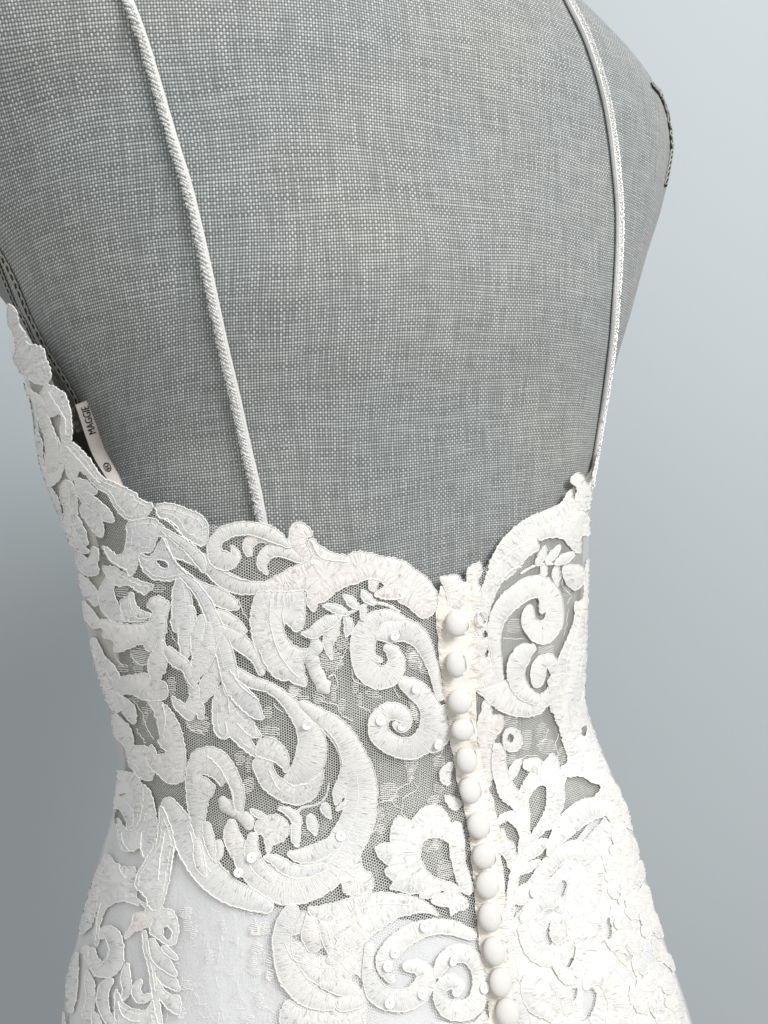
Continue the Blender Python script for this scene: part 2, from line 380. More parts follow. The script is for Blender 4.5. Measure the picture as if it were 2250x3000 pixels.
# ------------------------------------------------------------------ lace appliques
def inside(pts, poly):
    x, y = pts[:, 0], pts[:, 1]; r = np.zeros(len(pts), bool); j = len(poly)-1
    for i in range(len(poly)):
        xi, yi = poly[i]; xj, yj = poly[j]
        c = ((yi > y) != (yj > y)) & (x < (xj-xi)*(y-yi)/(yj-yi+1e-12)+xi); r ^= c; j = i
    return r
def dist_arc(pts, loops):
    best = np.full(len(pts), 1e9); arc = np.zeros(len(pts)); tan = np.zeros((len(pts), 2)); off = 0
    for L in loops:
        A = L; B = np.roll(L, -1, 0); d = B-A; ln_ = np.linalg.norm(d, axis=1)+1e-9; cum = np.r_[0, np.cumsum(ln_)]
        for i in range(len(A)):
            t = np.clip(((pts-A[i])@d[i])/ln_[i]**2, 0, 1); q = A[i]+t[:, None]*d[i]; e = np.linalg.norm(pts-q, axis=1)
            m = e < best; best[m] = e[m]; arc[m] = off+cum[i]+t[m]*ln_[i]; tan[m] = d[i]/ln_[i]
        off += cum[-1]+37
    return best, arc, tan
PXM = .000125
layer = [0]
def lift(xy, hgt):
    V = np.empty((len(xy), 3))
    for i, (x, y) in enumerate(xy):
        p, n = hit(x, y)
        if p is None: p, n = np.array([0, 0, 0.]), np.array([0, 0, 1.])
        V[i] = p+n*hgt[i]
    return V
def fuzz(pts, nrm2d_sign, V, Fc, step=2):
    """short loose fibres standing off the cord"""
    n0 = len(V); add = []; fa = []
    for i in range(0, len(pts)-1, step):
        t = pts[i+1]-pts[i]; t = t/(np.linalg.norm(t)+1e-12); s = np.cross(t, fwd); s /= np.linalg.norm(s)+1e-12
        for _ in range(3):
            e = s*rnd.choice((-1, 1))*rnd.uniform(.6, 1)+t*rnd.uniform(-.8, .8)-fwd*rnd.uniform(-.2, .5); L = rnd.uniform(3.5, 9.0)*PXM
            b = pts[i]+t*rnd.uniform(0, 4)*PXM; wd = t*.5*PXM
            k0 = n0+len(add); add += [b-wd, b+wd, b+e*L]; fa.append((k0, k0+1, k0+2))
    return (np.vstack([V, np.array(add)]) if add else V), Fc+fa
def cord_from(xy, base_h, rad_px, parent, closed, name='cord_edge', fz=True):
    q = np.array(xy)+np.array([[rnd.gauss(0, .9), rnd.gauss(0, .9)] for _ in xy])
    P = lift(q, np.full(len(q), base_h)); V, Fc = tube(P, rad_px*PXM, 5, closed, .18)
    if fz: V, Fc = fuzz(P, 1, V, Fc, 1)
    return gpart(name, V, Fc, CORD, None, parent)
def mount(o, cords_fn): pass
def P_(name, T, pts, holes=(), mat=None, hgt=1.0, cords=(), cord=2.1, zb=None):
    """a filled applique with its raised outline cord"""
    layer[0] += 1; z0 = zb if zb else .0004+(layer[0] % 7)*.00009
    if cord == 2.1: cord = 1.85 if mat is LACE_THIN else 1.5
    loop = resample(catmull(PX(pts, T), 5, True), 5.0, True); hl = [resample(catmull(PX(h_, T), 5, True), 5.0, True) for h_ in holes]
    def serr(L):
        t_ = np.roll(L, -1, 0)-np.roll(L, 1, 0); t_ /= np.linalg.norm(t_, axis=1)[:, None]+1e-9
        return L+np.stack([-t_[:, 1], t_[:, 0]], 1)*np.array([rnd.gauss(0, 1.1) for _ in L])[:, None]
    loop = serr(loop); hl = [serr(h_) for h_ in hl]; loops = [loop]+hl
    x0, y0 = loop.min(0); x1, y1 = loop.max(0); st = 6.5
    gx, gy = np.meshgrid(np.arange(x0+3, x1, st), np.arange(y0+3, y1, st)); g = np.stack([gx.ravel(), gy.ravel()], 1)
    g[:, 0] += (np.arange(len(g))//gx.shape[1] % 2)*st*.5
    if len(g):
        m = inside(g, loop)
        for h_ in hl: m &= ~inside(g, h_)
        g = g[m]
    if len(g):
        d, _, _ = dist_arc(g, loops); g = g[d > 2.5]
    allp = np.vstack(loops+([g] if len(g) else [])); ed = []; o_ = 0
    for L in loops:
        ed += [(o_+i, o_+(i+1) % len(L)) for i in range(len(L))]; o_ += len(L)
    vv, _, ff, _, _, _ = delaunay_2d_cdt([Vector(q) for q in allp], ed, [], 0, 1e-4)
    vv = np.array([tuple(q) for q in vv]); ff = np.array([f for f in ff if len(f) == 3])
    cen = vv[ff].mean(1); m = inside(cen, loop)
    for h_ in hl: m &= ~inside(cen, h_)
    ff = ff[m]
    d, a, _ = dist_arc(vv, loops); H = .00036*hgt
    h = z0+H*(1-np.exp(-d/7.0))
    V = lift(vv, h)
    dc, ac, tc_ = dist_arc(vv[ff].mean(1), loops); rel = vv[ff]-vv[ff].mean(1)[:, None]
    lu = ac[:, None]+(rel*tc_[:, None]).sum(2); lv = dc[:, None]+(rel[..., 0]*-tc_[:, None, 1]+rel[..., 1]*tc_[:, None, 0])
    ok = np.ptp(a[ff], axis=1) < 16; lu[ok] = a[ff][ok]; lv[ok] = d[ff][ok]
    o = gpart(name, V, ff, mat or LACE, luv=np.stack([lu, lv], -1))
    for L in loops: cord_from(L, z0+.00015, cord, o, True)
    for c_ in cords:
        q = resample(catmull(PX(c_, T), 6), 5.0); cord_from(q, z0+H*.95+.0001, cord*.95, o, False, 'vein_cord')
    t_ = np.roll(loop, -1, 0)-np.roll(loop, 1, 0); t_ /= np.linalg.norm(t_, axis=1)[:, None]+1e-9; nr = np.stack([-t_[:, 1], t_[:, 0]], 1)
    for _ in range(3): nr = nr+np.roll(nr, 1, 0)+np.roll(nr, -1, 0); nr /= np.linalg.norm(nr, axis=1)[:, None]+1e-9
    if not inside(np.array([loop.mean(0)]), loop)[0] or True:
        if inside(loop+nr*4, loop).mean() < .5: nr = -nr
    inn = rnd.uniform(10, 17) if mat is LACE_THIN else 1e3; q = loop+nr*inn; dd, _, _ = dist_arc(q, loops); good = (dd > inn*.8) & inside(q, loop); run = []
    for i in range(len(q)+1):
        if i < len(q) and good[i] and (not run or np.linalg.norm(q[i]-q[run[-1]]) < 9): run.append(i)
        else:
            if len(run) > 7 and rnd.random() < .75: run = run[rnd.randint(0, 3):len(run)-rnd.randint(0, len(run)//3)]; cord_from(catmull(q[run][::2], 3), z0+H*.8, cord*.62, o, False, 'vein_cord', False)
            run = [i] if i < len(q) and good[i] else []
    return o
def S_(name, T, pts, mat=None, hgt=1.0, cord=2.1, cords=(), zb=None):
    """a satin stitched band of varying width along a spine"""
    layer[0] += 1; z0 = zb if zb else .0004+(layer[0] % 7)*.00009
    if cord == 2.1: cord = 1.85 if mat is LACE_THIN else 1.5
    q = np.array([(T[0]+x/3, T[1]+y/3, w_/3) for x, y, w_ in pts]); q = resample(catmull(q, 8), 5.0)
    q[:, 2] = np.maximum(q[:, 2]*1.06, .8)
    t = np.gradient(q[:, :2], axis=0); t /= np.linalg.norm(t, axis=1)[:, None]+1e-9; nn = np.stack([-t[:, 1], t[:, 0]], 1)
    # round ends
    e0, e1 = q[0, 2]*.9, q[-1, 2]*.9
    xs = [-e0*math.cos(a) for a in np.linspace(0.15, 1.4, 4)]; xe = [e1*math.cos(a) for a in np.linspace(1.4, .15, 4)]
    C = [np.r_[q[0, :2]+t[0]*x, q[0, 2]*math.sqrt(max(0, 1-(x/e0)**2))] for x in xs]+list(q)+[np.r_[q[-1, :2]+t[-1]*x, q[-1, 2]*math.sqrt(max(0, 1-(x/e1)**2))] for x in xe]
    C = np.array(C); NN = np.vstack([np.repeat(nn[:1], 4, 0), nn, np.repeat(nn[-1:], 4, 0)])
    C[4:-4, 2] = np.maximum(C[4:-4, 2]+np.array([rnd.gauss(0, .8) for _ in range(len(C)-8)]), .7)
    n = len(C); m = 9; ss = np.r_[0, np.cumsum(np.linalg.norm(np.diff(C[:, :2], axis=0), axis=1))]
    xy = []; hh = []; uv = []; Hm = .00045*hgt
    for i in range(n):
        H = min(Hm, C[i, 2]*PXM*.22+.00008)
        for j in range(m):
            v = -1+2*j/(m-1); xy.append(C[i, :2]+NN[i]*C[i, 2]*v); hh.append(z0+H*(1-abs(v)**2.6)); uv.append((ss[i], v*C[i, 2]))
    V = lift(np.array(xy), np.array(hh)); o = gpart(name, V, grid_faces(n, m, False), mat or LACE, uv)
    if cord:
        loop = np.vstack([C[:, :2]+NN*C[:, 2:3], (C[:, :2]-NN*C[:, 2:3])[::-1]]); loop = resample(loop, 5.0, True)
        cord_from(loop, z0+.00015, cord, o, True)
    if cord and q[:, 2].max() > 10 and len(q) > 12 and not cords:
        a_, b_ = int(len(q)*.12), int(len(q)*rnd.uniform(.6, .85)); sd = rnd.choice((-.38, -.2, .3, .42)); qq = q[a_:b_, :2]+nn[a_:b_]*q[a_:b_, 2:3]*sd
        if len(qq) > 4: cord_from(qq, z0+Hm*.75, cord*.62, o, False, 'vein_cord', False)
    for c_ in cords:
        qq = resample(catmull(PX(c_, T), 6), 5.0); cord_from(qq, z0+Hm*.9, cord*.95, o, False, 'vein_cord')
    return o
T1, T2, T3, T4, T5, T6, T7, T8, T9, T10, T11 = (0, 860), (200, 1500), (700, 1500), (1230, 1350), (150, 2263), (650, 2263), (1100, 2263), (1450, 2000), (1450, 2263), (1050, 1800), (450, 1900)
TH = LACE_THIN; CR = LACE_CREAM
# ---- pale ground cloth of the densest motifs on the skirt
S0 = (0, 0)
P_('lace_ground', S0, [(3*a, 3*b) for a, b in [(1488,2745),(1505,2690),(1560,2625),(1650,2530),(1740,2430),(1815,2350),(1850,2450),(1890,2610),(1930,2750),(1985,3040),(1510,3040)]], holes=[[(3*a, 3*b) for a, b in h] for h in ([(1712,2895),(1742,2900),(1745,2930),(1725,2985),(1710,2970)],[(1668,2900),(1690,2895),(1685,2925),(1668,2930)],[(1627,2845),(1655,2830),(1672,2800),(1680,2815),(1660,2850),(1635,2858)],[(1600,2640),(1640,2580),(1660,2590),(1645,2640),(1650,2660)],[(1590,2745),(1610,2700),(1622,2720),(1612,2770)],[(1770,2700),(1785,2690),(1790,2740),(1775,2750)])], hgt=.5, zb=.00022, cord=1.2)
P_('lace_ground', S0, [(3*a, 3*b) for a, b in [(835,2700),(900,2672),(985,2720),(1075,2775),(1085,2860),(1075,2960),(1060,3030),(860,3030),(850,2900),(830,2800)]], holes=[[(3*a, 3*b) for a, b in h] for h in ([(855,2740),(885,2735),(890,2760),(862,2755)],[(925,2785),(950,2775),(960,2795),(935,2800)],[(1035,2850),(1060,2870),(1058,2900),(1038,2880)],[(985,2745),(1000,2740),(998,2755)])], hgt=.5, zb=.00022, cord=1.2)
# ---- left side, around the side seam
P_('lace_petal', T1, [(85,90),(160,150),(190,270),(250,370),(200,450),(150,460),(130,350),(85,250)], mat=TH)
P_('lace_flower', T1, [(180,440),(240,370),(260,430),(340,450),(410,490),(420,550),(470,700),(430,800),(330,780),(230,720),(150,640),(140,560)], mat=TH, hgt=1.6)
P_('lace_flower', T1, [(430,800),(520,830),(600,900),(640,1040),(650,1280),(580,1300),(550,1200),(560,1060),(430,1080),(400,960),(370,900)], mat=TH, hgt=1.6, cords=[[(460,860),(520,960),(600,1100),(610,1250)]])
S_('lace_scroll', T1, [(110,820,15),(200,830,40),(300,880,30),(370,950,30),(400,1080,40),(450,1200,45),(480,1350,50),(470,1500,60)], mat=TH)
S_('lace_edge', T1, [(180,870,12),(210,1000,18),(240,1120,22),(250,1180,20)], mat=TH)
P_('lace_petal', T1, [(250,1190),(320,1190),(380,1280),(390,1400),(380,1460),(330,1400),(320,1350),(290,1400),(270,1300)], mat=TH)
S_('lace_scroll', T1, [(320,1450,40),(380,1550,80),(430,1620,70),(500,1560,60),(520,1400,50),(470,1250,35)], mat=TH)
P_('lace_border', T1, [(560,1290),(650,1300),(720,1360),(800,1450),(900,1590),(1000,1650),(1190,1740),(1230,1800),(1350,1850),(1300,1950),(1200,1990),(1100,1960),(1010,1850),(960,1760),(850,1690),(780,1600),(720,1550),(660,1640),(600,1560),(560,1420)], mat=TH, cords=[[(600,1330),(700,1440),(800,1560),(900,1660)]])
S_('lace_leaf', T1, [(700,1640,25),(770,1690,45),(850,1740,20)], mat=TH)
S_('lace_leaf', T1, [(690,1690,15),(760,1770,45),(860,1860,55),(950,1940,50),(1000,1990,20)], mat=TH)
P_('lace_petal', T1, [(740,1850),(830,1850),(900,1930),(930,2050),(920,2130),(860,2100),(780,2000),(730,1920)], mat=TH)
S_('lace_scroll', T1, [(430,1700,20),(480,1800,40),(500,1900,45),(530,2000,30)], mat=TH)
P_('lace_panel', T1, [(560,1650),(650,1660),(690,1800),(700,1950),(760,2080),(780,2211),(640,2211),(560,2100),(520,2080),(580,1900),(540,1800)], mat=TH, cords=[[(630,1700),(640,1850),(690,2040)]])
# ---- upper left back
P_('lace_fan', T2, [(780,-60),(900,-80),(1050,-30),(1170,20),(1230,110),(1235,230),(1180,300),(1080,250),(1010,200),(960,120),(880,60),(800,40)], mat=TH, cords=[[(1000,190),(930,110),(850,50)]])
P_('lace_leaf', T2, [(530,90),(640,60),(760,50),(840,120),(930,220),(1060,300),(1180,420),(1200,510),(1150,490),(1050,430),(920,380),(850,250),(820,200),(780,250),(740,350),(650,360),(620,480),(560,560),(520,510),(470,480),(380,420),(320,300),(360,310),(440,370),(500,340),(530,200)], mat=TH, cords=[[(330,310),(390,410),(470,470),(530,500)]])
P_('lace_petal', T2, [(640,360),(740,380),(850,220),(920,380),(1000,480),(1090,560),(1000,575),(900,600),(780,590),(700,540),(650,470)], holes=[[(800,410),(870,430),(890,470),(860,495),(820,470),(790,440)]], mat=TH, cords=[[(850,220),(920,370),(1010,490),(1120,570)]])
S_('lace_band', T2, [(850,150,20),(960,230,35),(1080,320,45),(1170,430,45),(1195,510,20)], mat=TH)
S_('lace_scroll', T2, [(1930,290,20),(1850,230,50),(1740,170,60),(1600,140,55),(1450,150,55),(1340,210,55),(1290,300,55),(1320,400,75),(1410,420,80),(1480,380,40),(1450,310,20)])
S_('lace_hook', T3, [(90,360,30),(80,290,45),(120,240,50),(200,220,40),(330,260,30)], mat=CR)
S_('lace_hook', T3, [(250,540,10),(205,460,42),(240,370,55),(330,330,55),(430,350,55),(520,400,40),(600,400,20)])
S_('lace_band', T2, [(1140,370,25),(1220,430,60),(1320,540,70),(1430,620,70),(1560,660,60),(1700,655,45),(1800,640,25)], cords=[[(1240,350),(1300,450),(1420,550),(1600,600)]])
# ---- acanthus leaf
S_('lace_leaf', T2, [(990,580,30),(1000,700,75),(1010,850,85),(970,960,55),(960,1020,35)], mat=TH)
S_('lace_leaf', T2, [(1080,850,40),(1060,1000,80),(1040,1130,60),(1040,1250,35)], mat=TH)
S_('lace_leaf', T2, [(1180,920,30),(1160,1050,70),(1140,1180,50),(1120,1260,25)], mat=TH)
S_('lace_leaf', T2, [(1250,1000,40),(1240,1150,70),(1190,1280,80),(1130,1400,55),(1130,1460,30)], mat=TH)
S_('lace_leaf', T2, [(1330,1250,50),(1290,1400,60),(1230,1530,75),(1180,1640,35)], mat=TH)
P_('lace_leaf', T11, [(530,430),(620,300),(700,420),(800,560),(880,640),(900,740),(860,800),(900,860),(960,930),(880,940),(780,870),(680,780),(600,790),(540,720),(520,560)], mat=TH, cords=[[(640,640),(650,740),(600,790)],[(640,300),(660,420),(670,560)]])
S_('lace_leaf', T2, [(1050,560,20),(1180,660,45),(1320,740,70),(1430,800,60),(1490,840,20)])
S_('lace_leaf', T2, [(1270,870,30),(1370,920,60),(1470,990,60),(1550,1040,25)])
S_('lace_leaf', T2, [(1330,1010,40),(1450,1090,70),(1560,1180,65),(1640,1270,40),(1700,1400,30)])
S_('lace_rib', T2, [(1010,560,25),(1120,650,40),(1220,800,50),(1300,1000,60),(1370,1200,70),(1420,1400,70),(1430,1560,50)], mat=TH)
S_('lace_leaf', T11, [(640,240,40),(740,360,75),(850,480,75),(920,570,45),(960,600,15)], mat=TH, cords=[[(680,180),(790,330),(900,420)]])
S_('lace_leaf', T11, [(700,560,50),(800,660,65),(880,730,45),(940,765,15)], mat=TH, cords=[[(740,640),(800,720),(860,760)]])
# ---- rose and left column
S_('lace_petal', T2, [(380,600,40),(345,720,65),(390,850,70),(460,930,50)], mat=TH)
P_('lace_petal', T2, [(470,800),(540,730),(570,780),(620,880),(700,910),(680,950),(600,960),(500,940)], mat=TH)
P_('lace_rose', T2, [(720,780),(780,730),(860,760),(910,820),(880,900),(870,1050),(840,1130),(780,1160),(740,1220),(690,1200),(670,1150),(560,1190),(480,1220),(420,1210),(410,1120),(330,1100),(310,1020),(240,980),(330,940),(450,970),(560,980),(700,960),(750,870),(710,840)], hgt=1.8)
S_('lace_petal', T2, [(570,720,20),(580,820,30),(640,890,35),(720,900,20)], mat=TH)
S_('lace_curl', T2, [(60,120,15),(80,220,30),(130,310,35),(190,340,15)], mat=TH)
P_('lace_flower', T2, [(110,340),(200,400),(240,300),(290,340),(280,440),(290,530),(210,560),(130,510),(90,430)], mat=TH, hgt=1.4)
S_('lace_leaf', T2, [(120,560,20),(170,650,50),(230,740,50),(250,800,25)], mat=TH)
P_('lace_leaf', T2, [(320,480),(420,480),(520,540),(640,600),(760,640),(680,720),(600,680),(540,640),(420,640),(360,580)], mat=TH)
S_('lace_leaf', T2, [(150,800,20),(200,900,50),(260,980,40)], mat=TH)
S_('lace_leaf', T2, [(240,1130,30),(300,1280,40),(380,1370,45),(440,1440,30)], mat=TH)
P_('lace_leaf', T2, [(400,1450),(560,1430),(700,1410),(760,1470),(860,1480),(890,1560),(860,1640),(760,1650),(680,1640),(560,1590),(480,1600),(400,1560)])
S_('lace_petal', T2, [(830,1150,35),(810,1270,75),(790,1380,70),(780,1450,40)])
S_('lace_petal', T2, [(890,1210,40),(960,1290,60),(1040,1340,50),(1090,1440,40),(1120,1520,20)])
S_('lace_leaf', T2, [(1060,1440,25),(1110,1560,40),(1110,1660,35)], mat=TH)
P_('lace_leaf', T2, [(910,1610),(970,1640),(1040,1670),(1080,1600),(1140,1620),(1190,1680),(1200,1810),(1150,1800),(1130,1770),(1080,1830),(1000,1780),(940,1710)])
P_('lace_band', T2, [(700,1580),(800,1640),(900,1720),(980,1840),(1020,1980),(1040,2100),(1040,2211),(1020,2350),(900,2380),(800,2300),(720,2220),(700,2110),(740,2030),(800,2120),(870,2100),(820,2040),(800,2000),(860,1960),(820,1970),(800,1850),(760,1740),(700,1650)], cords=[[(840,1680),(870,1800),(850,1930),(820,1970)]])
S_('lace_leaf', T2, [(480,1640,30),(540,1720,55),(590,1830,25)], mat=TH)
S_('lace_leaf', T2, [(430,1800,30),(480,1900,70),(540,2010,50),(550,2080,15)], mat=TH)
P_('lace_leaf', T2, [(400,1560),(480,1600),(520,1680),(450,1760),(400,1720),(350,1640),(300,1520)], mat=TH)
P_('lace_leaf', T2, [(240,1230),(290,1330),(380,1420),(420,1500),(340,1560),(280,1430)], mat=TH)
P_('lace_leaf', T2, [(560,2050),(700,2060),(720,2150),(760,2250),(740,2350),(620,2320),(540,2200),(520,2100)], mat=TH)
# ---- centre back, upper scrolls
P_('lace_wave', T3, [(160,690),(180,640),(300,575),(430,500),(540,450),(640,400),(625,330),(605,260),(640,225),(720,300),(800,345),(930,375),(1010,355),(1100,345),(1250,385),(1400,410),(1480,450),(1560,510),(1659,590),(1720,690),(1740,790),(1690,900),(1600,930),(1500,850),(1400,790),(1380,750),(1300,690),(1250,610),(1150,580),(1050,620),(940,650),(850,700),(760,780),(700,800),(660,870),(620,850),(595,780),(600,700),(560,680),(450,700),(300,720)], mat=CR, hgt=1.3, cords=[[(630,240),(700,380),(800,420),(950,430)]])
P_('lace_bud', T3, [(440,280),(440,200),(460,120),(520,85),(580,105),(640,170),(640,200),(600,225),(590,270),(620,330),(640,370),(560,410),(490,360)], mat=CR, hgt=1.4)
P_('lace_leaf', T3, [(1180,720),(1230,680),(1300,650),(1400,660),(1480,700),(1400,760),(1300,765),(1220,745)], mat=CR)
P_('lace_curl', T3, [(1150,590),(1230,600),(1210,640),(1190,690),(1150,690),(1130,640)], mat=CR)
P_('lace_crescent', T3, [(160,700),(115,830),(100,960),(120,1100),(160,1230),(200,1330),(270,1400),(320,1450),(400,1475),(430,1460),(480,1500),(560,1520),(600,1500),(580,1400),(570,1300),(600,1200),(530,1190),(450,1130),(400,1050),(410,970),(500,1050),(560,1000),(580,900),(580,750),(560,690),(400,690),(250,690)], hgt=1.3, cords=[[(280,760),(270,900),(290,1050),(340,1200),(430,1350),(520,1440)],[(400,780),(385,900),(405,1000)],[(180,1200),(230,1320),(300,1420)]])
S_('lace_leaf', T3, [(560,1060,15),(640,1060,45),(720,1000,55),(800,950,50),(880,920,20)])
S_('lace_leaf', T3, [(860,930,30),(820,1050,55),(780,1150,45),(810,1280,15)])
S_('lace_bud', T3, [(665,1130,40),(675,1185,60),(640,1240,50),(640,1290,64),(665,1380,56),(690,1430,62),(720,1490,55),(745,1530,66),(770,1570,30)], hgt=2.2, cord=0)
S_('lace_stem', T3, [(880,910,10),(960,890,12),(1050,840,14),(1150,800,16),(1280,810,14),(1400,870,12)], cord=0)
S_('lace_leaf', T3, [(740,820,12),(830,840,35),(900,870,40),(960,890,12)], mat=TH)
S_('lace_leaf', T3, [(920,730,12),(970,770,38),(1020,820,30),(1050,840,10)], mat=TH)
S_('lace_leaf', T3, [(1080,690,15),(1110,740,40),(1170,790,25)], mat=TH)
S_('lace_leaf', T3, [(1085,840,28),(1085,920,26)], mat=TH)
S_('lace_leaf', T3, [(930,910,15),(960,980,40),(950,1060,25),(935,1090,8)], mat=TH)
S_('lace_scroll', T3, [(1420,940,35),(1300,910,55),(1180,960,80),(1100,1080,103),(1085,1220,103),(1120,1370,103),(1220,1450,98),(1330,1420,93),(1380,1320,75),(1350,1230,60),(1300,1190,35)], hgt=1.2)
S_('lace_scroll', T3, [(1230,1090,35),(1300,1060,88),(1400,1030,95),(1500,1050,95),(1590,1120,80),(1640,1220,62),(1690,1340,48),(1730,1480,42),(1760,1620,35)], hgt=1.2)
S_('lace_curl', T3, [(1130,1225,18),(1180,1270,22),(1240,1300,20)], mat=TH)
S_('lace_spiral', T10, [(400,600,55),(490,650,85),(590,760,82),(640,900,98),(600,1060,95),(470,1165,92),(320,1150,85),(190,1060,88),(170,940,82),(240,850,72),(340,850,70),(400,920,62),(360,980,50),(320,960,30)], hgt=1.2)
P_('lace_flare', T10, [(690,810),(770,795),(760,900),(790,1060),(740,1150),(640,1210),(560,1120),(640,900)])
P_('lace_bud', T10, [(720,1350),(780,1290),(820,1310),(800,1400),(790,1490),(730,1480),(700,1420)])
# ---- big swirl, left of the buttons
S_('lace_stem', T11, [(690,150,15),(770,230,45),(880,295,50),(1000,330,45),(1110,400,50),(1230,520,65),(1330,660,90),(1390,800,115),(1380,940,125),(1330,1050,115),(1240,1120,80),(1180,1140,40)], hgt=1.2)
S_('lace_swirl', T6, [(711,-600,40),(850,-500,70),(1000,-390,90),(1100,-260,100),(1170,-90,120),(1215,80,135),(1220,250,135),(1190,420,140),(1110,580,150),(1010,740,150),(880,880,160),(720,980,150),(560,1010,140),(420,960,130),(290,870,110),(200,760,85),(160,640,60),(150,560,30)], hgt=1.3, cords=[[(1180,0),(1190,250),(1120,500),(960,760),(760,930),(560,960),(380,880),(240,760)],[(900,-400),(1010,-250),(1060,-60)]])
P_('lace_crescent', T11, [(890,960),(880,1050),(950,1200),(1020,1270),(1100,1320),(1250,1370),(1400,1320),(1470,1190),(1490,1060),(1400,1150),(1250,1200),(1150,1150),(1070,1080),(1050,990),(980,950)], cords=[[(1020,1060),(1060,1160),(1110,1240)]])
P_('lace_hook', T11, [(900,860),(930,800),(1000,775),(1080,790),(1150,860),(1190,950),(1190,1050),(1160,1080),(1110,1020),(1050,985),(960,960),(900,920)])
S_('lace_leaf', T6, [(600,710,25),(700,730,60),(850,690,72),(1000,610,60)], hgt=1.3)
S_('lace_leaf', T6, [(380,740,15),(480,770,50),(600,850,60),(750,870,50),(900,830,30)], mat=TH)
S_('lace_leaf', T6, [(280,560,42),(265,680,60),(330,820,60),(430,930,40)])
S_('lace_leaf', T6, [(1000,270,15),(1030,170,55),(1080,60,60),(1090,-60,45)])
S_('lace_leaf', T6, [(1015,320,15),(1070,280,25),(1150,240,20)])
S_('lace_band', T11, [(140,1360,60),(230,1500,90),(300,1650,110),(390,1830,120),(520,2000,120),(680,2130,105),(850,2200,90),(1000,2260,60)], mat=TH, cords=[[(330,1600),(400,1800),(520,1960)]])
P_('lace_arch', T11, [(380,1660),(330,1500),(300,1300),(290,1130),(320,980),(360,900),(480,850),(580,875),(680,960),(750,1080),(800,1230),(800,1350),(780,1440),(720,1400),(700,1250),(640,1160),(600,1200),(540,1130),(480,1100),(420,1100),(500,1150),(550,1200),(540,1260),(490,1330),(470,1450),(450,1550),(420,1650)], hgt=1.3, cords=[[(480,930),(570,1010),(640,1120),(690,1230),(715,1390)]])
S_('lace_leaf', T11, [(475,1540,30),(490,1640,45),(520,1760,40),(540,1850,12)])
S_('lace_leaf', T11, [(580,1700,30),(590,1780,30),(560,1860,15)])
S_('lace_leaf', T11, [(400,1730,35),(410,1830,45),(430,1920,40),(465,1990,15)])
S_('lace_bud', T11, [(610,1330,40),(640,1370,62),(700,1420,50),(760,1460,45),(820,1500,66),(840,1560,40)], hgt=2.2, cord=0)
P_('lace_flower', T11, [(890,1570),(920,1500),(990,1470),(1070,1455),(1150,1490),(1200,1560),(1180,1640),(1130,1700),(1050,1720),(1030,1790),(1000,1800),(985,1720),(960,1640),(910,1620)], hgt=1.3)
S_('lace_leaf', T11, [(860,1410,10),(920,1450,30),(980,1470,15)], mat=TH)
S_('lace_leaf', T11, [(1110,1400,15),(1180,1420,35),(1240,1470,45),(1270,1530,35)], mat=TH)
S_('lace_leaf', T11, [(1250,1560,40),(1250,1650,40),(1260,1720,20)], mat=TH)
S_('lace_leaf', T11, [(1380,1480,35),(1400,1560,42),(1420,1620,20)], mat=TH)
S_('lace_leaf', T11, [(1500,1370,30),(1510,1410,40),(1545,1470,15)], mat=TH)
S_('lace_stem', T11, [(1240,1480,12),(1300,1400,14),(1430,1370,12),(1510,1300,10),(1540,1180,8)], mat=TH, cord=0)
S_('lace_leaf', T11, [(690,1530,38),(690,1620,66),(700,1720,56),(720,1800,40)], mat=CR)
P_('lace_fan', T6, [(1060,800),(1200,740),(1230,800),(1260,870),(1300,870),(1330,960),(1310,1040),(1200,1070),(1080,1060),(1040,960),(960,1040),(960,920)], cords=[[(1090,860),(1180,920),(1260,880)]])
# ---- palmette beside the buttons
P_('lace_palmette', T7, [(0,650),(60,620),(130,610),(120,550),(150,440),(200,380),(260,400),(310,420),(360,350),(430,300),(520,280),(590,320),(650,420),(670,520),(640,610),(560,575),(450,580),(400,640),(390,740),(430,840),(500,910),(600,950),(700,980),(760,1040),(650,1050),(520,1020),(400,1050),(280,1060),(180,1030),(110,1010),(150,960),(90,900),(80,850),(110,820),(40,760),(0,700)], hgt=1.3)
S_('lace_band', T7, [(700,480,50),(705,600,65),(715,750,58),(755,900,58),(800,1020,50)])
P_('lace_leaf', T7, [(480,1130),(520,1080),(620,1050),(720,1060),(790,1110),(800,1180),(700,1220),(660,1250),(640,1220),(640,1180),(560,1170)])
S_('lace_leaf', T7, [(390,1080,15),(450,1060,35),(540,1030,25)])
P_('lace_petal', T7, [(600,210),(700,220),(750,270),(700,330),(640,300)])
# ---- skirt motif below the waist, left of the buttons
P_('lace_arch', T6, [(760,1180),(860,1170),(980,1140),(1150,1090),(1350,1050),(1530,1060),(1659,1080),(1750,1110),(1850,1180),(1900,1250),(1800,1230),(1659,1240),(1550,1270),(1400,1370),(1300,1440),(1200,1530),(1050,1560),(1000,1450),(900,1330),(780,1250)], cords=[[(1000,1300),(1200,1200),(1400,1150),(1640,1160)]])
S_('lace_spiral', T7, [(840,1430,40),(700,1370,58),(540,1350,62),(380,1380,72),(230,1460,78),(110,1580,78),(80,1700,70),(130,1810,35)])
S_('lace_spiral', T7, [(-50,1530,40),(-70,1680,40),(-40,1830,70),(30,1950,90),(170,2000,90),(320,1970,92),(420,1860,85),(430,1760,72),(360,1700,58),(270,1700,40)], hgt=1.2)
S_('lace_spiral', T7, [(540,1770,30),(580,1670,58),(680,1590,72),(800,1600,75),(890,1700,65),(910,1850,62),(880,2000,75),(780,2080,85),(640,2070,80),(560,1980,55),(570,1880,50),(650,1830,65),(720,1860,55),(700,1930,35)], hgt=1.2)
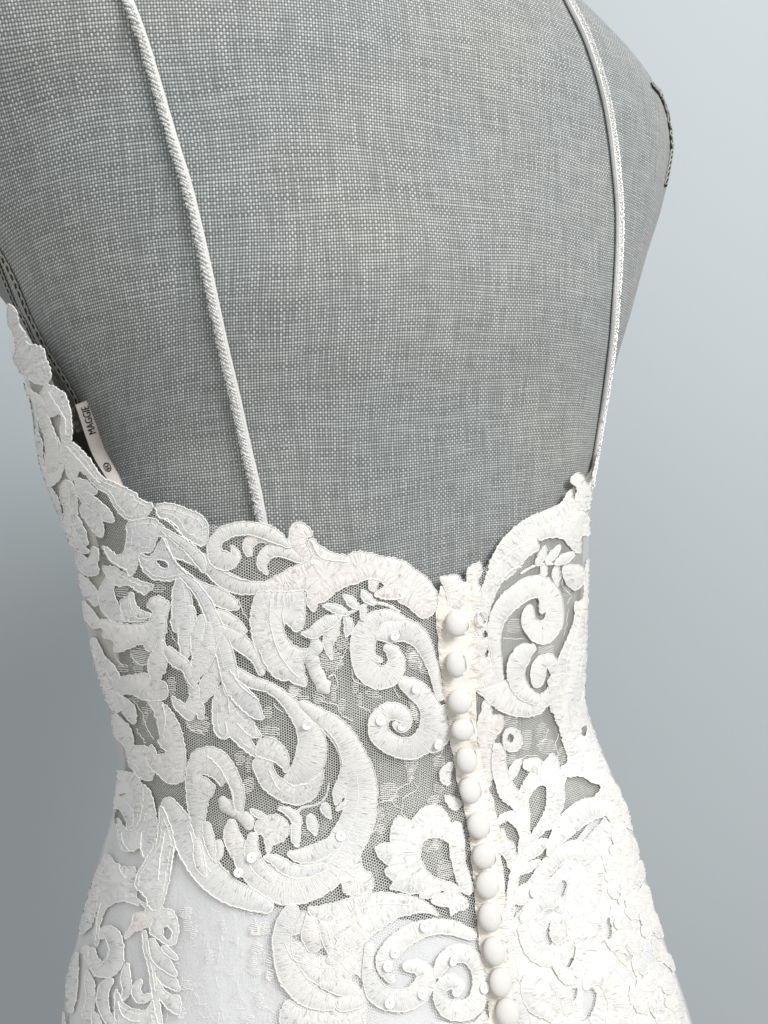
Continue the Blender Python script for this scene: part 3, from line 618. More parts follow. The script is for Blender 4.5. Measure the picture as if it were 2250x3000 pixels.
P_('lace_leaf', T7, [(530,2190),(700,2210),(850,2190),(950,2100),(990,2230),(960,2300),(530,2300)])
S_('lace_crescent', T6, [(620,1200,58),(560,1320,75),(530,1450,75),(540,1600,78),(590,1750,95),(680,1880,100),(800,1970,92),(950,2020,60)], cords=[[(560,1500),(620,1620),(760,1680)]])
P_('lace_petal', T6, [(540,1500),(620,1490),(720,1540),(740,1580),(700,1610),(600,1600),(550,1560)])
S_('lace_ruffle', T6, [(780,1310,50),(780,1420,78),(800,1520,60)], mat=CR, hgt=2)
S_('lace_ruffle', T6, [(900,1350,48),(930,1470,48),(950,1570,25)], hgt=1.8)
S_('lace_ruffle', T6, [(1130,1440,50),(1050,1520,48),(960,1640,40)])
S_('lace_ruffle', T6, [(700,1680,30),(850,1780,70),(1000,1780,70),(1130,1700,50)])
S_('lace_ruffle', T6, [(1150,1910,62),(1020,1880,60),(900,1850,40)])
S_('lace_ruffle', T6, [(1180,2010,55),(1050,2030,60)])
P_('lace_ruffle', T6, [(560,2000),(700,2060),(900,2090),(1000,2040),(1180,2070),(1200,2250),(560,2250)])
# ---- right of the buttons
P_('lace_wave', T4, [(590,950),(620,860),(680,740),(760,640),(880,540),(1020,465),(1200,390),(1270,310),(1320,250),(1335,330),(1350,340),(1400,420),(1480,480),(1480,650),(1410,660),(1400,800),(1370,810),(1300,750),(1250,690),(1150,670),(1060,700),(1020,690),(1040,760),(1000,800),(920,860),(880,920),(800,1000),(700,1080),(640,1200),(600,1330),(560,1400),(520,1300),(520,1150),(560,1060)], hgt=1.3, cords=[[(920,740),(800,780),(700,880),(630,1010)],[(880,930),(780,960),(690,1060)]])
P_('lace_bud', T4, [(1310,180),(1330,130),(1390,110),(1440,150),(1460,210),(1490,200),(1490,400),(1420,430),(1360,400),(1350,330),(1370,260),(1350,215)])
P_('lace_placket_edge', T4, [(410,960),(430,930),(520,890),(535,960),(500,1060),(540,1150),(520,1300),(560,1420),(640,1450),(620,1600),(630,1750),(690,1900),(720,1940),(640,1980),(480,2000),(470,1700),(480,1450),(430,1250),(400,1080)], holes=[[(560,1480),(590,1530),(580,1555),(545,1550)],[(582,1625),(598,1690),(572,1730),(562,1680)]], mat=CR)
S_('lace_scroll', T4, [(690,1900,32),(665,1750,42),(645,1580,48),(660,1410,62),(730,1280,78),(840,1180,85),(960,1110,90),(1060,1110,92),(1140,1190,82),(1170,1310,72),(1150,1430,82),(1060,1510,95),(960,1440,72),(940,1350,52),(950,1290,30)], hgt=1.2)
S_('lace_curl', T4, [(1065,1150,45),(1080,1250,45),(1055,1320,22)])
S_('lace_scroll', T4, [(970,1640,35),(900,1680,72),(840,1780,78),(830,1900,72),(890,2020,65),(1000,2090,50)], hgt=1.2)
P_('lace_crescent', T10, [(1020,640),(1110,740),(1200,820),(1330,880),(1480,900),(1600,860),(1680,760),(1720,660),(1690,610),(1600,695),(1520,695),(1450,610),(1310,580),(1250,560),(1220,420),(1180,400),(1100,400),(1060,520)], hgt=1.3)
S_('lace_spiral', T4, [(1020,1950,45),(1030,1860,66),(1060,1770,55),(1140,1760,55),(1190,1870,50),(1190,2000,55),(1120,2090,50)])
P_('lace_panel', T4, [(1478,900),(1468,1500),(1478,2000),(1480,2211),(1160,2211),(1150,2050),(1220,1900),(1200,1760),(1280,1560),(1340,1400),(1350,1250),(1420,1200),(1440,920)], cords=[[(1420,1260),(1360,1500),(1280,1750),(1260,1950)],[(1440,1350),(1420,1650),(1380,1900)],[(1390,1900),(1420,2000),(1400,2100)]])
P_('lace_bud', T4, [(1240,930),(1330,910),(1430,940),(1440,1050),(1380,1120),(1330,1130),(1260,1060)], hgt=1.6)
S_('lace_leaf', T4, [(1085,760,15),(1055,840,33),(1020,900,18)])
S_('lace_leaf', T4, [(1210,750,15),(1150,830,33),(1100,890,18)])
S_('lace_leaf', T4, [(1320,820,25),(1250,860,42),(1180,900,18)])
S_('lace_leaf', T4, [(1080,920,25),(1080,990,28)])
S_('lace_leaf', T4, [(1190,930,20),(1185,1010,33),(1195,1090,10)])
S_('lace_stem', T4, [(880,990,8),(980,930,10),(1080,905,12),(1240,910,10)], cord=0)
P_('lace_panel', T8, [(480,120),(500,260),(550,400),(590,540),(625,690),(560,760),(620,830),(740,820),(850,880),(960,900),(1000,800),(900,560),(840,350),(820,100),(815,-60),(480,-60)], holes=[[(730,60),(750,130),(730,200),(715,120)],[(655,215),(725,245),(715,262),(670,240)],[(745,400),(790,370),(790,460),(750,470)]], cords=[[(640,100),(640,300),(700,500),(760,700)],[(800,200),(830,450),(900,700)],[(740,500),(830,480),(830,600),(760,640)]])
P_('lace_flower', T8, [(230,720),(260,670),(350,660),(420,690),(480,620),(540,680),(560,770),(620,760),(600,900),(590,1050),(560,1150),(530,1250),(440,1300),(330,1400),(200,1600),(170,1720),(110,1720),(130,1650),(200,1530),(200,1400),(230,1350),(250,1200),(230,1050),(200,980),(240,870),(300,780),(270,770),(240,750)], holes=[[(430,905),(340,930),(285,1030),(292,1200),(290,1350),(350,1260),(425,1120),(440,1000)]], hgt=1.3)
P_('lace_stem', T10, [(1180,1130),(1270,1180),(1290,1350),(1340,1480),(1420,1580),(1480,1680),(1490,1900),(1440,2100),(1390,2100),(1400,1950),(1350,1850),(1250,1800),(1210,1850),(1230,1780),(1330,1730),(1390,1760),(1330,1690),(1230,1600),(1190,1470),(1160,1350)], mat=CR)
P_('lace_ring', T10, [(1255,1090),(1280,1010),(1340,985),(1400,1020),(1425,1100),(1395,1180),(1330,1205),(1270,1170)], holes=[[(1295,1070),(1310,1035),(1345,1045),(1355,1080),(1340,1115),(1305,1110)]])
P_('lace_leaf', T10, [(1090,760),(1150,790),(1180,880),(1240,880),(1275,940),(1250,1010),(1190,1100),(1180,1250),(1170,1400),(1130,1560),(1100,1560),(1080,1400),(1060,1200),(1030,1000),(1040,930),(1070,850)], mat=CR)
S_('lace_leaf', T10, [(1420,1270,8),(1380,1320,35),(1345,1400,35),(1330,1450,10)])
P_('lace_leaf', T7, [(1110,490),(1150,580),(1220,650),(1230,780),(1180,860),(1130,750),(1080,700),(1075,580)], mat=CR)
S_('lace_stem', T7, [(1060,460,12),(1110,400,35),(1200,390,42),(1280,460,46),(1310,580,40),(1290,720,40),(1230,860,36),(1200,960,38),(1180,1100,35),(1160,1250,40),(1150,1400,45),(1160,1550,45)])
S_('lace_leaf', T7, [(1300,780,12),(1360,700,50),(1430,640,52),(1490,600,20)])
S_('lace_leaf', T7, [(1230,890,15),(1330,830,40),(1420,780,20)])
S_('lace_arch', T8, [(460,1500,25),(520,1380,60),(620,1250,90),(740,1150,100),(870,1100,90),(980,1120,60),(1020,1200,30)], hgt=1.3)
S_('lace_scroll', T8, [(200,1880,70),(330,1800,70),(400,1690,62),(470,1600,65),(560,1520,70),(680,1460,72),(800,1500,78),(870,1620,68),(880,1760,56),(860,1880,66),(790,1985,75),(700,1990,62),(655,1880,40),(690,1770,40),(740,1730,25)], hgt=1.3)
S_('lace_scroll', T9, [(260,1280,50),(330,1190,68),(430,1130,70),(530,1140,62),(590,1200,40)], hgt=1.2)
P_('lace_disc', T9, [(470,1390),(490,1300),(545,1265),(605,1310),(620,1390),(600,1470),(545,1510),(490,1470)], hgt=1.6)
S_('lace_scroll', T9, [(640,1300,28),(665,1400,33),(630,1530,45),(520,1620,66),(380,1600,76),(280,1500,58),(240,1380,48)])
S_('lace_leaf', T9, [(690,1290,30),(760,1380,90),(820,1470,90),(880,1520,40)])
P_('lace_petal', T9, [(220,1830),(300,1760),(400,1800),(500,1930),(560,2080),(500,2180),(400,2150),(300,2100),(240,2000)], hgt=1.8)
S_('lace_scroll', T9, [(520,1700,30),(640,1790,66),(720,1700,58),(735,1560,40),(700,1450,20)])
S_('lace_leaf', T9, [(510,1830,40),(600,1950,50),(640,2100,40)])
S_('lace_scroll', T9, [(790,1880,30),(850,1800,70),(960,1790,90),(1050,1900,100),(1090,2050,100),(1060,2211,90)], hgt=1.5)
S_('lace_leaf', T9, [(120,1620,50),(130,1750,60),(160,1900,55),(210,2060,50),(260,2200,45)])
S_('lace_leaf', T9, [(60,1200,30),(110,1330,50),(110,1480,45)])
S_('lace_leaf', T8, [(930,880,30),(1000,960,60),(1050,1080,55),(1080,1180,30)])
# ---- side of the skirt, right: overlapping ruffled motifs
_r = random.Random(11)
def edge_r(y): return float(np.interp(y, [2250, 2317, 2383, 2467, 2547, 2617, 2683, 2796, 2880, 3000], [1780, 1805, 1837, 1858, 1871, 1895, 1915, 1945, 1971, 1997]))
for i in range(110):
    y = 2300+i*6.3+_r.uniform(-20, 20); xr = edge_r(y); xl = float(np.interp(y, [2300, 2450, 2600, 2750, 2900, 3000], [1740, 1775, 1765, 1760, 1840, 1850]))
    x = xl+(xr-xl)*_r.random()**.8; L = _r.uniform(28, 75); w0 = _r.uniform(8, 20); a = math.radians(75+_r.uniform(-28, 28)); c = _r.uniform(-14, 14)
    dx, dy = math.cos(a)*L/2, math.sin(a)*L/2
    pts = [(x-dx, y-dy, w0*.4), (x-dx*.4+c, y-dy*.4, w0), (x+dx*.4+c, y+dy*.4, w0*.9), (x+dx, y+dy, w0*.3)]
    S_('lace_ruffle', (0, 0), [(p*3, q*3, ww*3) for p, q, ww in pts], mat=_r.choice((LACE, LACE, TH, CR)), hgt=_r.uniform(1.0, 1.8))
# ---- left hip
P_('lace_leaf', T5, [(560,0),(740,0),(800,80),(830,200),(800,400),(720,500),(690,400),(640,300),(560,320),(540,200)], holes=[[(612,205),(640,178),(665,182),(650,210),(622,225)]], mat=TH)
S_('lace_leaf', T5, [(600,240,40),(680,330,45),(710,420,30),(690,500,10)], mat=TH)
P_('lace_leaf', T5, [(830,100),(900,180),(930,300),(950,450),(930,600),(870,720),(830,740),(800,660),(740,690),(650,680),(610,600),(600,400),(680,500),(760,480),(820,300)], mat=TH, cords=[[(820,520),(810,640),(830,730)],[(640,520),(660,620),(710,690)]])
P_('lace_leaf', T5, [(980,280),(1060,440),(1100,620),(1090,720),(1060,900),(1020,1080),(980,1180),(900,1200),(840,1090),(760,1000),(780,880),(860,740),(940,600),(960,450)], mat=TH, cords=[[(1020,520),(980,750),(960,950)],[(1100,640),(1080,780),(1060,950)]])
P_('lace_leaf', T5, [(500,720),(580,800),(660,830),(740,840),(770,950),(760,1080),(780,1170),(650,1130),(560,1150),(480,1220),(440,1350),(430,1500),(400,1520),(390,1400),(420,1150),(370,1000),(420,850)], mat=TH, cords=[[(610,800),(630,880),(670,920)],[(450,1150),(420,1300),(410,1480)]])
P_('lace_leaf', T5, [(380,950),(420,1100),(400,1250),(360,1350),(280,1420),(260,1380),(290,1200),(320,1110)], mat=TH)
P_('lace_star', T5, [(760,1100),(900,1180),(1000,1180),(950,1300),(850,1360),(740,1400),(680,1460),(660,1430),(720,1330),(740,1240),(840,1200)], mat=CR, hgt=1.5)
P_('lace_ring', T5, [(960,1220),(1040,1190),(1110,1260),(1130,1380),(1100,1500),(1030,1510),(940,1450),(880,1400),(900,1300)], holes=[[(1000,1360),(1050,1350),(1075,1420),(1040,1470),(1000,1440)]], mat=TH, hgt=1.5)
S_('lace_scroll', T5, [(460,1440,25),(490,1390,40),(560,1440,66),(590,1560,60),(560,1680,74),(470,1730,66),(390,1650,45),(380,1560,25)], mat=TH)
S_('lace_leaf', T5, [(900,1480,30),(950,1600,58),(1020,1680,52),(1100,1770,20)], mat=TH)
S_('lace_leaf', T5, [(1000,1530,20),(1080,1600,30),(1120,1630,10)], mat=TH)
S_('lace_leaf', T5, [(880,1560,30),(940,1720,52),(1040,1820,58),(1120,1900,25)], mat=TH)
P_('lace_leaf', T5, [(930,1800),(1040,1940),(1130,1960),(1150,2060),(1120,2120),(1040,2080),(960,2000),(940,2100),(900,1900)], mat=TH, hgt=1.4)
S_('lace_stem', T5, [(830,1400,15),(850,1550,25),(890,1700,25),(910,1850,25),(930,2000,30),(960,2211,30)], mat=TH)
S_('lace_leaf', T5, [(680,1690,20),(670,1800,42),(680,1900,38),(650,1980,20)], mat=TH)
S_('lace_hook', T5, [(800,1830,20),(760,1900,38),(800,1985,38),(880,1960,28)], mat=TH)
S_('lace_curl', T5, [(540,1830,30),(490,1880,45),(470,1980,48),(490,2100,42),(560,2211,38)], mat=TH)
P_('lace_leaf', T5, [(590,1900),(640,2000),(720,2060),(850,2080),(910,2000),(930,2100),(940,2280),(620,2280),(580,2100)], mat=TH, cords=[[(610,2000),(640,2110),(720,2170),(800,2180)]])
S_('lace_leaf', T5, [(230,1600,20),(200,1750,48),(190,1900,48),(180,2080,30)], mat=TH)
S_('lace_leaf', T5, [(330,1750,15),(350,1850,38),(360,1980,38),(330,2120,48)], mat=TH)
S_('lace_leaf', T5, [(110,2120,20),(110,2250,30)], mat=TH)
S_('lace_leaf', T5, [(320,1560,38),(360,1660,28),(430,1760,38)], mat=TH)
S_('lace_leaf', T5, [(400,2130,30),(420,2211,40)], mat=TH)
S_('lace_edge', S0, [(1764*3,1226*3,9),(1766*3,1262*3,16),(1757*3,1305*3,14),(1745*3,1350*3,16),(1733*3,1395*3,12)], mat=CR)

# ------------------------------------------------------------------ placket, buttons, eye
pl_l = [(1286,1716),(1276,1800),(1282,1900),(1294,2000),(1308,2100),(1322,2200),(1340,2300),(1365,2400),(1377,2500),(1387,2600),(1395,2700),(1407,2800),(1422,2900),(1436,3040)]
pl_r = [(1372,1700),(1388,1800),(1396,1900),(1396,2000),(1392,2100),(1402,2200),(1428,2300),(1456,2400),(1467,2500),(1476,2600),(1482,2690),(1484,2790),(1494,2880),(1512,3040)]
A = resample(catmull(pl_l, 8), 6); B = resample(catmull(pl_r, 8), 6); n = min(len(A), len(B)); A = resample(A, 1e9/1e9*np.linalg.norm(np.diff(A, axis=0), axis=1).sum()/(n-1))[:n]; B = resample(B, np.linalg.norm(np.diff(B, axis=0), axis=1).sum()/(n-1))[:n]; n = min(len(A), len(B))
xy = []; hh = []; m = 13
for i in range(n):
    for j in range(m):
        t = j/(m-1); wob = 1.5*math.sin(i*.31)+1.2*math.sin(i*.77+1)
        p = A[i]*(1-t)+B[i]*t; p = p+np.array([wob*(abs(t-.5)*2), 0]); xy.append(p)
        hh.append(.0006+.0005*math.sin(math.pi*t)+.00022*math.sin(i*.55+t*5)*(.3+t)+.0007*math.exp(-((t-.86)/.08)**2))
gpart('placket', lift(xy, hh), grid_faces(n, m, False), CREAM)
# small torn looking tabs at the top of the opening
for q in ([(165,1040),(180,1010),(240,1005),(320,1000),(350,1040),(400,1090),(410,1170),(360,1290),(240,1290),(220,1150)], [(410,1000),(430,940),(500,890),(525,900),(530,960),(500,1050),(470,1130),(410,1090)]):
    P_('placket_tab', T4, q, mat=LACE_CREAM, hgt=1.6, cord=1.2)
S_('placket_fold', T4, [(355,1240,10),(380,1340,14),(430,1440,14),(470,1520,8)], mat=LACE_CREAM, hgt=2.5, cord=0)
btn = [(1322,1819,35,40,.1),(1319,1938,30,40,-.15),(1331,2045,36,38,-.35),(1339,2126,37,34,.0),(1351,2216,33,40,-.3),(1361,2309,34,39,-.25),(1387,2415,35,39,-.3),(1402,2503,36,36,-.2),(1412,2586,35,39,-.1),(1419,2680,35,41,-.3),(1432,2778,34,41,-.4),(1450,2868,36,40,-.2),(1470,2956,36,40,-.3)]
def button_mesh():
    prof = [(0, 1.0), (.28, .97), (.52, .88), (.74, .70), (.90, .46), (.985, .18), (1.0, 0.0), (.95, -.16), (.8, -.28), (.5, -.34), (.3, -.40), (.28, -.7), (0, -.7)]
    V = []; Fc = []; na = 28
    for r, h in prof:
        for j in range(na):
            a = 2*math.pi*j/na; V.append((r*math.cos(a), r*math.sin(a), h*.72))
    Fc = [(i*na+j, (i+1)*na+j, (i+1)*na+(j+1) % na, i*na+(j+1) % na) for i in range(len(prof)-1) for j in range(na)]
    me = bpy.data.meshes.new('button'); me.from_pydata(V, [], Fc); me.polygons.foreach_set('use_smooth', [True]*len(me.polygons)); me.materials.append(BUTTON); return me
BM = button_mesh()
for i, (x, y, rx, ry, rot) in enumerate(btn):
    p, nn = hit(x, y); dist = (p-CAM)@fwd; s = dist/F_PX*.97
    nz = nn*.75-fwd*.35+np.array([.12*rnd.uniform(-1, 1), 0, .22+.12*rnd.uniform(-1, 1)]); nz /= np.linalg.norm(nz)
    xx = right*math.cos(rot)+up*math.sin(-rot); xx -= nz*xx.dot(nz); xx /= np.linalg.norm(xx); yy = np.cross(nz, xx)
    c = p+nn*.0040+OFF
    R = Matrix(((xx[0]*rx*s, yy[0]*ry*s, nz[0]*.0036, c[0]), (xx[1]*rx*s, yy[1]*ry*s, nz[1]*.0036, c[1]), (xx[2]*rx*s, yy[2]*ry*s, nz[2]*.0036, c[2]), (0, 0, 0, 1)))
    b = link_copy('button', BM, gown, R)
    q = catmull([(x-4, y+20), (x+30, y+34), (x+44+rnd.uniform(-4, 4), y+16), (x+36, y-22)], 8)
    V, Fc = tube(lift(q, np.full(len(q), .0016)), .00036, 6, False, .1); gpart('button_loop', V, Fc, CORD)
q = [(1403+15*math.cos(a), 1808+21*math.sin(a)) for a in np.linspace(0, 2*math.pi, 24, endpoint=False)]
V, Fc = tube(lift(q, np.full(24, .0022)), .00034, 7, True); gpart('eyelet_ring', V, Fc, EYE)

# loose cream threads where the lace is cut away beside the buttons
FV, FF = [], []; _r = random.Random(3)
def strand(a, b, h0, h1):
    q = np.array([a, ((a[0]+b[0])/2+_r.uniform(-4, 4), (a[1]+b[1])/2+_r.uniform(-4, 4)), b]); P = lift(q, [h0, (h0+h1)/2+.0006, h1]); V_, F_ = tube(P, .7*PXM, 3)
    k0 = len(FV); FV.extend(V_); FF.extend([tuple(k0+i for i in f) for f in F_])
for i in range(420):
    y = _r.uniform(1725, 2960); xl = float(np.interp(y, [p_[1] for p_ in pl_l], [p_[0] for p_ in pl_l])); xr = float(np.interp(y, [p_[1] for p_ in pl_r], [p_[0] for p_ in pl_r]))
    if i % 3 != 2: strand((xl+_r.uniform(-10, 4), y), (xl+_r.uniform(8, 30), y+_r.uniform(-10, 16)), .0008, .0018)
    else: strand((xr+_r.uniform(-4, 8), y), (xr-_r.uniform(8, 26), y+_r.uniform(-14, 14)), .0010, .0018)
fr_ = gpart('thread_fringe', FV, FF, mat_plain('cream_thread', (.84, .78, .70), .8)); fr_['kind'] = 'stuff'

# ------------------------------------------------------------------ sequins
def sequin_mesh():
    na = 20; V = []
    for r, h in ((.13, -.10), (.20, .02), (.62, -.02), (.86, .10), (1.0, .24), (1.0, .18), (.6, -.08), (.13, -.16)):
        for j in range(na):
            a = 2*math.pi*j/na; V.append((r*math.cos(a), r*math.sin(a), h))
    Fc = [(i*na+j, i*na+(j+1) % na, ((i+1) % 8)*na+(j+1) % na, ((i+1) % 8)*na+j) for i in range(8) for j in range(na)]
    me = bpy.data.meshes.new('sequin'); me.from_pydata(V, [], Fc); me.polygons.foreach_set('use_smooth', [True]*len(me.polygons)); me.materials.append(SEQ); return me
SM = sequin_mesh()
for x, y in [(1152,1857),(1210,2012),(1113,2107),(898,2117),(1275,2177),(1238,2713),(1155,2785),(1133,2826),(1235,2908),(1320,2808),(1140,2933),(1413,2891),(700,2550),(740,2510),(1557,2613),(1176,2120),(1000,2445)]:
    p, nn = hit(x, y); s = ((p-CAM)@fwd)/F_PX*14.5; nn = nn+np.array([rnd.uniform(-.25, .25), 0, rnd.uniform(-.2, .25)]); nn /= np.linalg.norm(nn)
    xx = np.cross(nn, up); xx /= np.linalg.norm(xx); yy = np.cross(nn, xx); c = p+nn*.0019+OFF
    link_copy('sequin', SM, gown, Matrix(((xx[0]*s, yy[0]*s, nn[0]*s*.5, c[0]), (xx[1]*s, yy[1]*s, nn[1]*s*.5, c[1]), (xx[2]*s, yy[2]*s, nn[2]*s*.5, c[2]), (0, 0, 0, 1))))

# ------------------------------------------------------------------ silvery thread embroidery on the net
def thread(xy, rad=1.0, h=.0003):
    q = resample(np.asarray(xy, float), 4.0); V, Fc = tube(lift(q, np.full(len(q), h)), rad*PXM, 4); return gpart('embroidery_thread', V, Fc, THREAD)
def hatch(T, cx, cy, w_, h_, ang=0, rows=None):
    rows = rows or max(4, int(h_/14)); ca, sa = math.cos(ang), math.sin(ang); L = []
    for i in range(rows):
        yy_ = -h_/2+h_*i/(rows-1); ww = w_/2*rnd.uniform(.65, 1.05)*(1 if abs(yy_) < h_*.35 else .7)
        pr = [(-ww, yy_), (ww, yy_+rnd.uniform(-3, 3))]
        if i % 2: pr.reverse()
        for a, b in pr: L.append((T[0]+(cx+a*ca-b*sa)/3, T[1]+(cy+a*sa+b*ca)/3))
    thread(catmull(L, 4), 1.05)
def wander(T, pts):
    q = resample(catmull(PX(pts, T), 6), 7.0); q += np.array([[rnd.gauss(0, 1.6), rnd.gauss(0, 1.6)] for _ in q]); thread(catmull(q, 3), 1.35)
for a in [(700,1620,90,110,.3),(900,1690,70,90,.2),(1020,1530,60,110,.1),(1170,1590,110,60,.1),(1060,1650,40,110,0),(830,1590,45,140,0),(480,1560,80,110,.1),(810,1300,190,160,-.2),(900,1140,130,110,-.3),(1540,1240,160,140,.1),(560,1650,120,60,0),(1560,1760,80,260,-.4)]: hatch(T3, *a)
for a in [(705,1290,100,80,.1),(460,1320,100,110,0),(455,1410,55,100,0),(265,1560,170,150,.05),(180,1745,80,90,0),(190,1890,90,70,-.3),(705,1520,80,80,.1),(660,1630,110,60,-.2),(590,450,120,130,.2),(500,400,140,150,.1),(490,840,80,160,.2)]: hatch(T10, *a)
for a in [(650,1270,180,130,.2),(480,1370,110,60,.1),(620,1370,90,60,0),(680,1800,40,130,.2),(700,1730,80,60,.2),(600,1630,60,60,0),(910,1530,70,150,0),(860,2120,120,60,.3),(1140,1860,200,150,.3),(480,700,110,80,.1),(800,660,110,80,0)]: hatch(T2, *a)
for a in [(760,960,90,110,0),(840,1010,60,130,0),(830,1200,90,130,.3),(1000,560,80,90,0),(1240,380,100,120,.2),(1130,1350,70,110,.3),(1020,730,160,80,.1),(1340,1600,80,90,0)]: hatch(T11, *a)
for a in [(130,340,120,100,.2),(270,500,90,160,.1),(400,430,80,150,.2),(450,560,150,120,.1),(580,640,80,140,.2),(120,660,110,90,.2)]: hatch(T8, *a)
for a in [(480,640,130,110,.1),(610,850,150,150,.2),(540,620,80,80,.2)]: hatch(T7, *a)
for a in [(830,1450,140,110,0),(1100,1650,120,120,-.4),(1290,1140,60,100,.2)]: hatch(T4, *a)
for q in ([(990,1390),(1000,1470),(1060,1500),(1110,1540)],[(700,1640),(780,1680),(860,1690),(900,1780),(1000,1830)],[(1060,1700),(1130,1740),(1160,1780)],[(780,1460),(850,1380),(930,1230),(970,1170),(1000,1080)],[(790,1460),(840,1430),(870,1500),(850,1560)],[(1240,1620),(1250,1660)],[(310,1680),(330,1720),(400,1760)]): wander(T3, q)
for q in ([(470,1430),(440,1480),(350,1530),(300,1620),(180,1650)],[(480,1470),(510,1530),(480,1570),(400,1600),(390,1680),(375,1740),(420,1790)],[(290,1640),(330,1690),(380,1710)],[(740,1180),(700,1260)],[(180,1800),(150,1880),(100,1950)],[(360,740),(340,700),(310,650)]): wander(T10, q)
for q in ([(410,1190),(430,1280),(500,1370)],[(545,1200),(570,1280),(640,1340),(720,1330)],[(500,1620),(600,1680),(650,1760),(700,1900),(760,2000)],[(600,1900),(640,1960),(690,2030)],[(1030,1830),(1090,1920),(1140,1920),(1200,1960)],[(1490,760),(1540,880),(1590,960)],[(880,1010),(930,1120),(970,1180)]): wander(T2, q)
for q in ([(460,400),(430,500),(370,560)],[(550,450),(530,560),(560,640)],[(210,670),(300,640),(380,640)]): wander(T8, q)
for q in ([(1240,1000),(1260,1120),(1330,1190),(1280,1250)],[(1300,1300),(1290,1420),(1260,1540)],[(720,1560),(900,1560)]): wander(T4, q)
_r = random.Random(21)
for i in range(26):
    x, y = _r.uniform(490, 830), _r.uniform(2650, 2990)
    if x < 545 and y < 2760: continue
    hatch((0, 0), x*3, y*3, _r.uniform(40, 120), _r.uniform(40, 110), _r.uniform(-.5, .5))
# fine loose threads scattered over the skirt cloth
_r = random.Random(5)
for i in range(150):
    x, y = _r.uniform(480, 840), _r.uniform(2640, 2995)
    if x < 560+(y-2640)*-.1 and y < 2760: continue
    a = math.pi/2+_r.uniform(-.7, .7); L = _r.uniform(12, 48); q = [(x, y)]
    for k_ in range(5): a += _r.uniform(-.6, .6); q.append((q[-1][0]+math.cos(a)*L/5, q[-1][1]+math.sin(a)*L/5))
    thread(catmull(q, 3), _r.uniform(.5, .9))

# ------------------------------------------------------------------ straps
def strap(pts, bead_side, label):
    q = resample(catmull(pts, 8), 5.0)
    H = [h_ for h_ in (hit(x, y, BV_T) for x, y in q) if h_[0] is not None]; C = np.array([h_[0] for h_ in H]); Nn = np.array([h_[1] for h_ in H])
    for _ in range(12): C[1:-1] = (C[:-2]+C[1:-1]*2+C[2:])/4; Nn[1:-1] = (Nn[:-2]+Nn[1:-1]*2+Nn[2:])/4
    Nn /= np.linalg.norm(Nn, axis=1)[:, None]
    T = np.gradient(C, axis=0); T /= np.linalg.norm(T, axis=1)[:, None]; Bn = np.cross(Nn, T); Bn /= np.linalg.norm(Bn, axis=1)[:, None]
    dist = (C-CAM)@fwd; hw = 14.5*dist/F_PX
    sgn = np.sign(Bn@right)[:, None]; Bn = Bn*sgn                        # points to the right of the strap
    V = []; n = len(C); m = 14
    for j in range(m):
        a = 2*math.pi*j/m; V.append(C+Nn*(.0012+.0011*math.sin(a))[..., None] if False else C+Nn*(.0013+.0012*math.sin(a))+Bn*(hw*math.cos(a))[:, None])
    V = np.stack(V, 1).reshape(-1, 3)
    st = gpart('strap', V, grid_faces(n, m), STRAP); st['label'] = label
    # piping along the plain edge
    V, Fc = tube(C+Nn*.0019-Bn*(hw*.62*bead_side)[:, None], hw*.26, 8); gpart('strap_piping', V, Fc, STRAP, None, st)
    # seed beads wound along the other edge
    VB = []; FB = []; d = np.r_[0, np.cumsum(np.linalg.norm(np.diff(C, axis=0), axis=1))]; s = 0; kk = 0
    ico = [(0, 0, 1), (.894, 0, .447), (.276, .851, .447), (-.724, .526, .447), (-.724, -.526, .447), (.276, -.851, .447), (.724, .526, -.447), (-.276, .851, -.447), (-.894, 0, -.447), (-.276, -.851, -.447), (.724, -.526, -.447), (0, 0, -1)]
    icf = [(0, 1, 2), (0, 2, 3), (0, 3, 4), (0, 4, 5), (0, 5, 1), (1, 6, 2), (2, 7, 3), (3, 8, 4), (4, 9, 5), (5, 10, 1), (6, 7, 2), (7, 8, 3), (8, 9, 4), (9, 10, 5), (10, 6, 1), (11, 7, 6), (11, 8, 7), (11, 9, 8), (11, 10, 9), (11, 6, 10)]
    while s < d[-1]:
        i = min(int(np.searchsorted(d, s)), n-1)
        for t in np.linspace(0, 1, 6):
            w_ = bead_side*(1.15-t*1.45)*hw[i]; pos = C[i]+T[i]*(t*.0026)+Bn[i]*w_+Nn[i]*(.0013+.0017*math.sin(math.pi*(.10+.65*t)))
            r = rnd.uniform(.00030, .00058)*(1 if rnd.random() < .9 else 0.3); k0 = len(VB); VB += [pos+np.array(e)*r+np.random.default_rng(kk).normal(0, .00003, 3) for e in ico]; FB += [tuple(k0+x for x in f) for f in icf]; kk += 1
        s += .0013*rnd.uniform(.8, 1.25)
    o = gpart('bead_row', VB, FB, BEAD, None, st, False); o['kind'] = 'stuff'
strap([(215,-430),(265,-300),(322,-150),(360,-50),(376,0),(420,115),(468,271),(508,407),(549,536),(578,651),(612,800),(651,983),(694,1166),(723,1301),(752,1427),(776,1560)], -1, 'beaded shoulder strap ending at the sheer left back')
strap([(1400,-330),(1490,-235),(1570,-140),(1632,-45),(1661,14),(1708,108),(1742,203),(1769,305),(1786,407),(1797,509),(1805,610),(1805,712),(1800,814),(1793,915),(1786,1000),(1766,1150),(1745,1280),(1730,1370),(1722,1420)], 1, 'beaded shoulder strap ending by the right side seam')

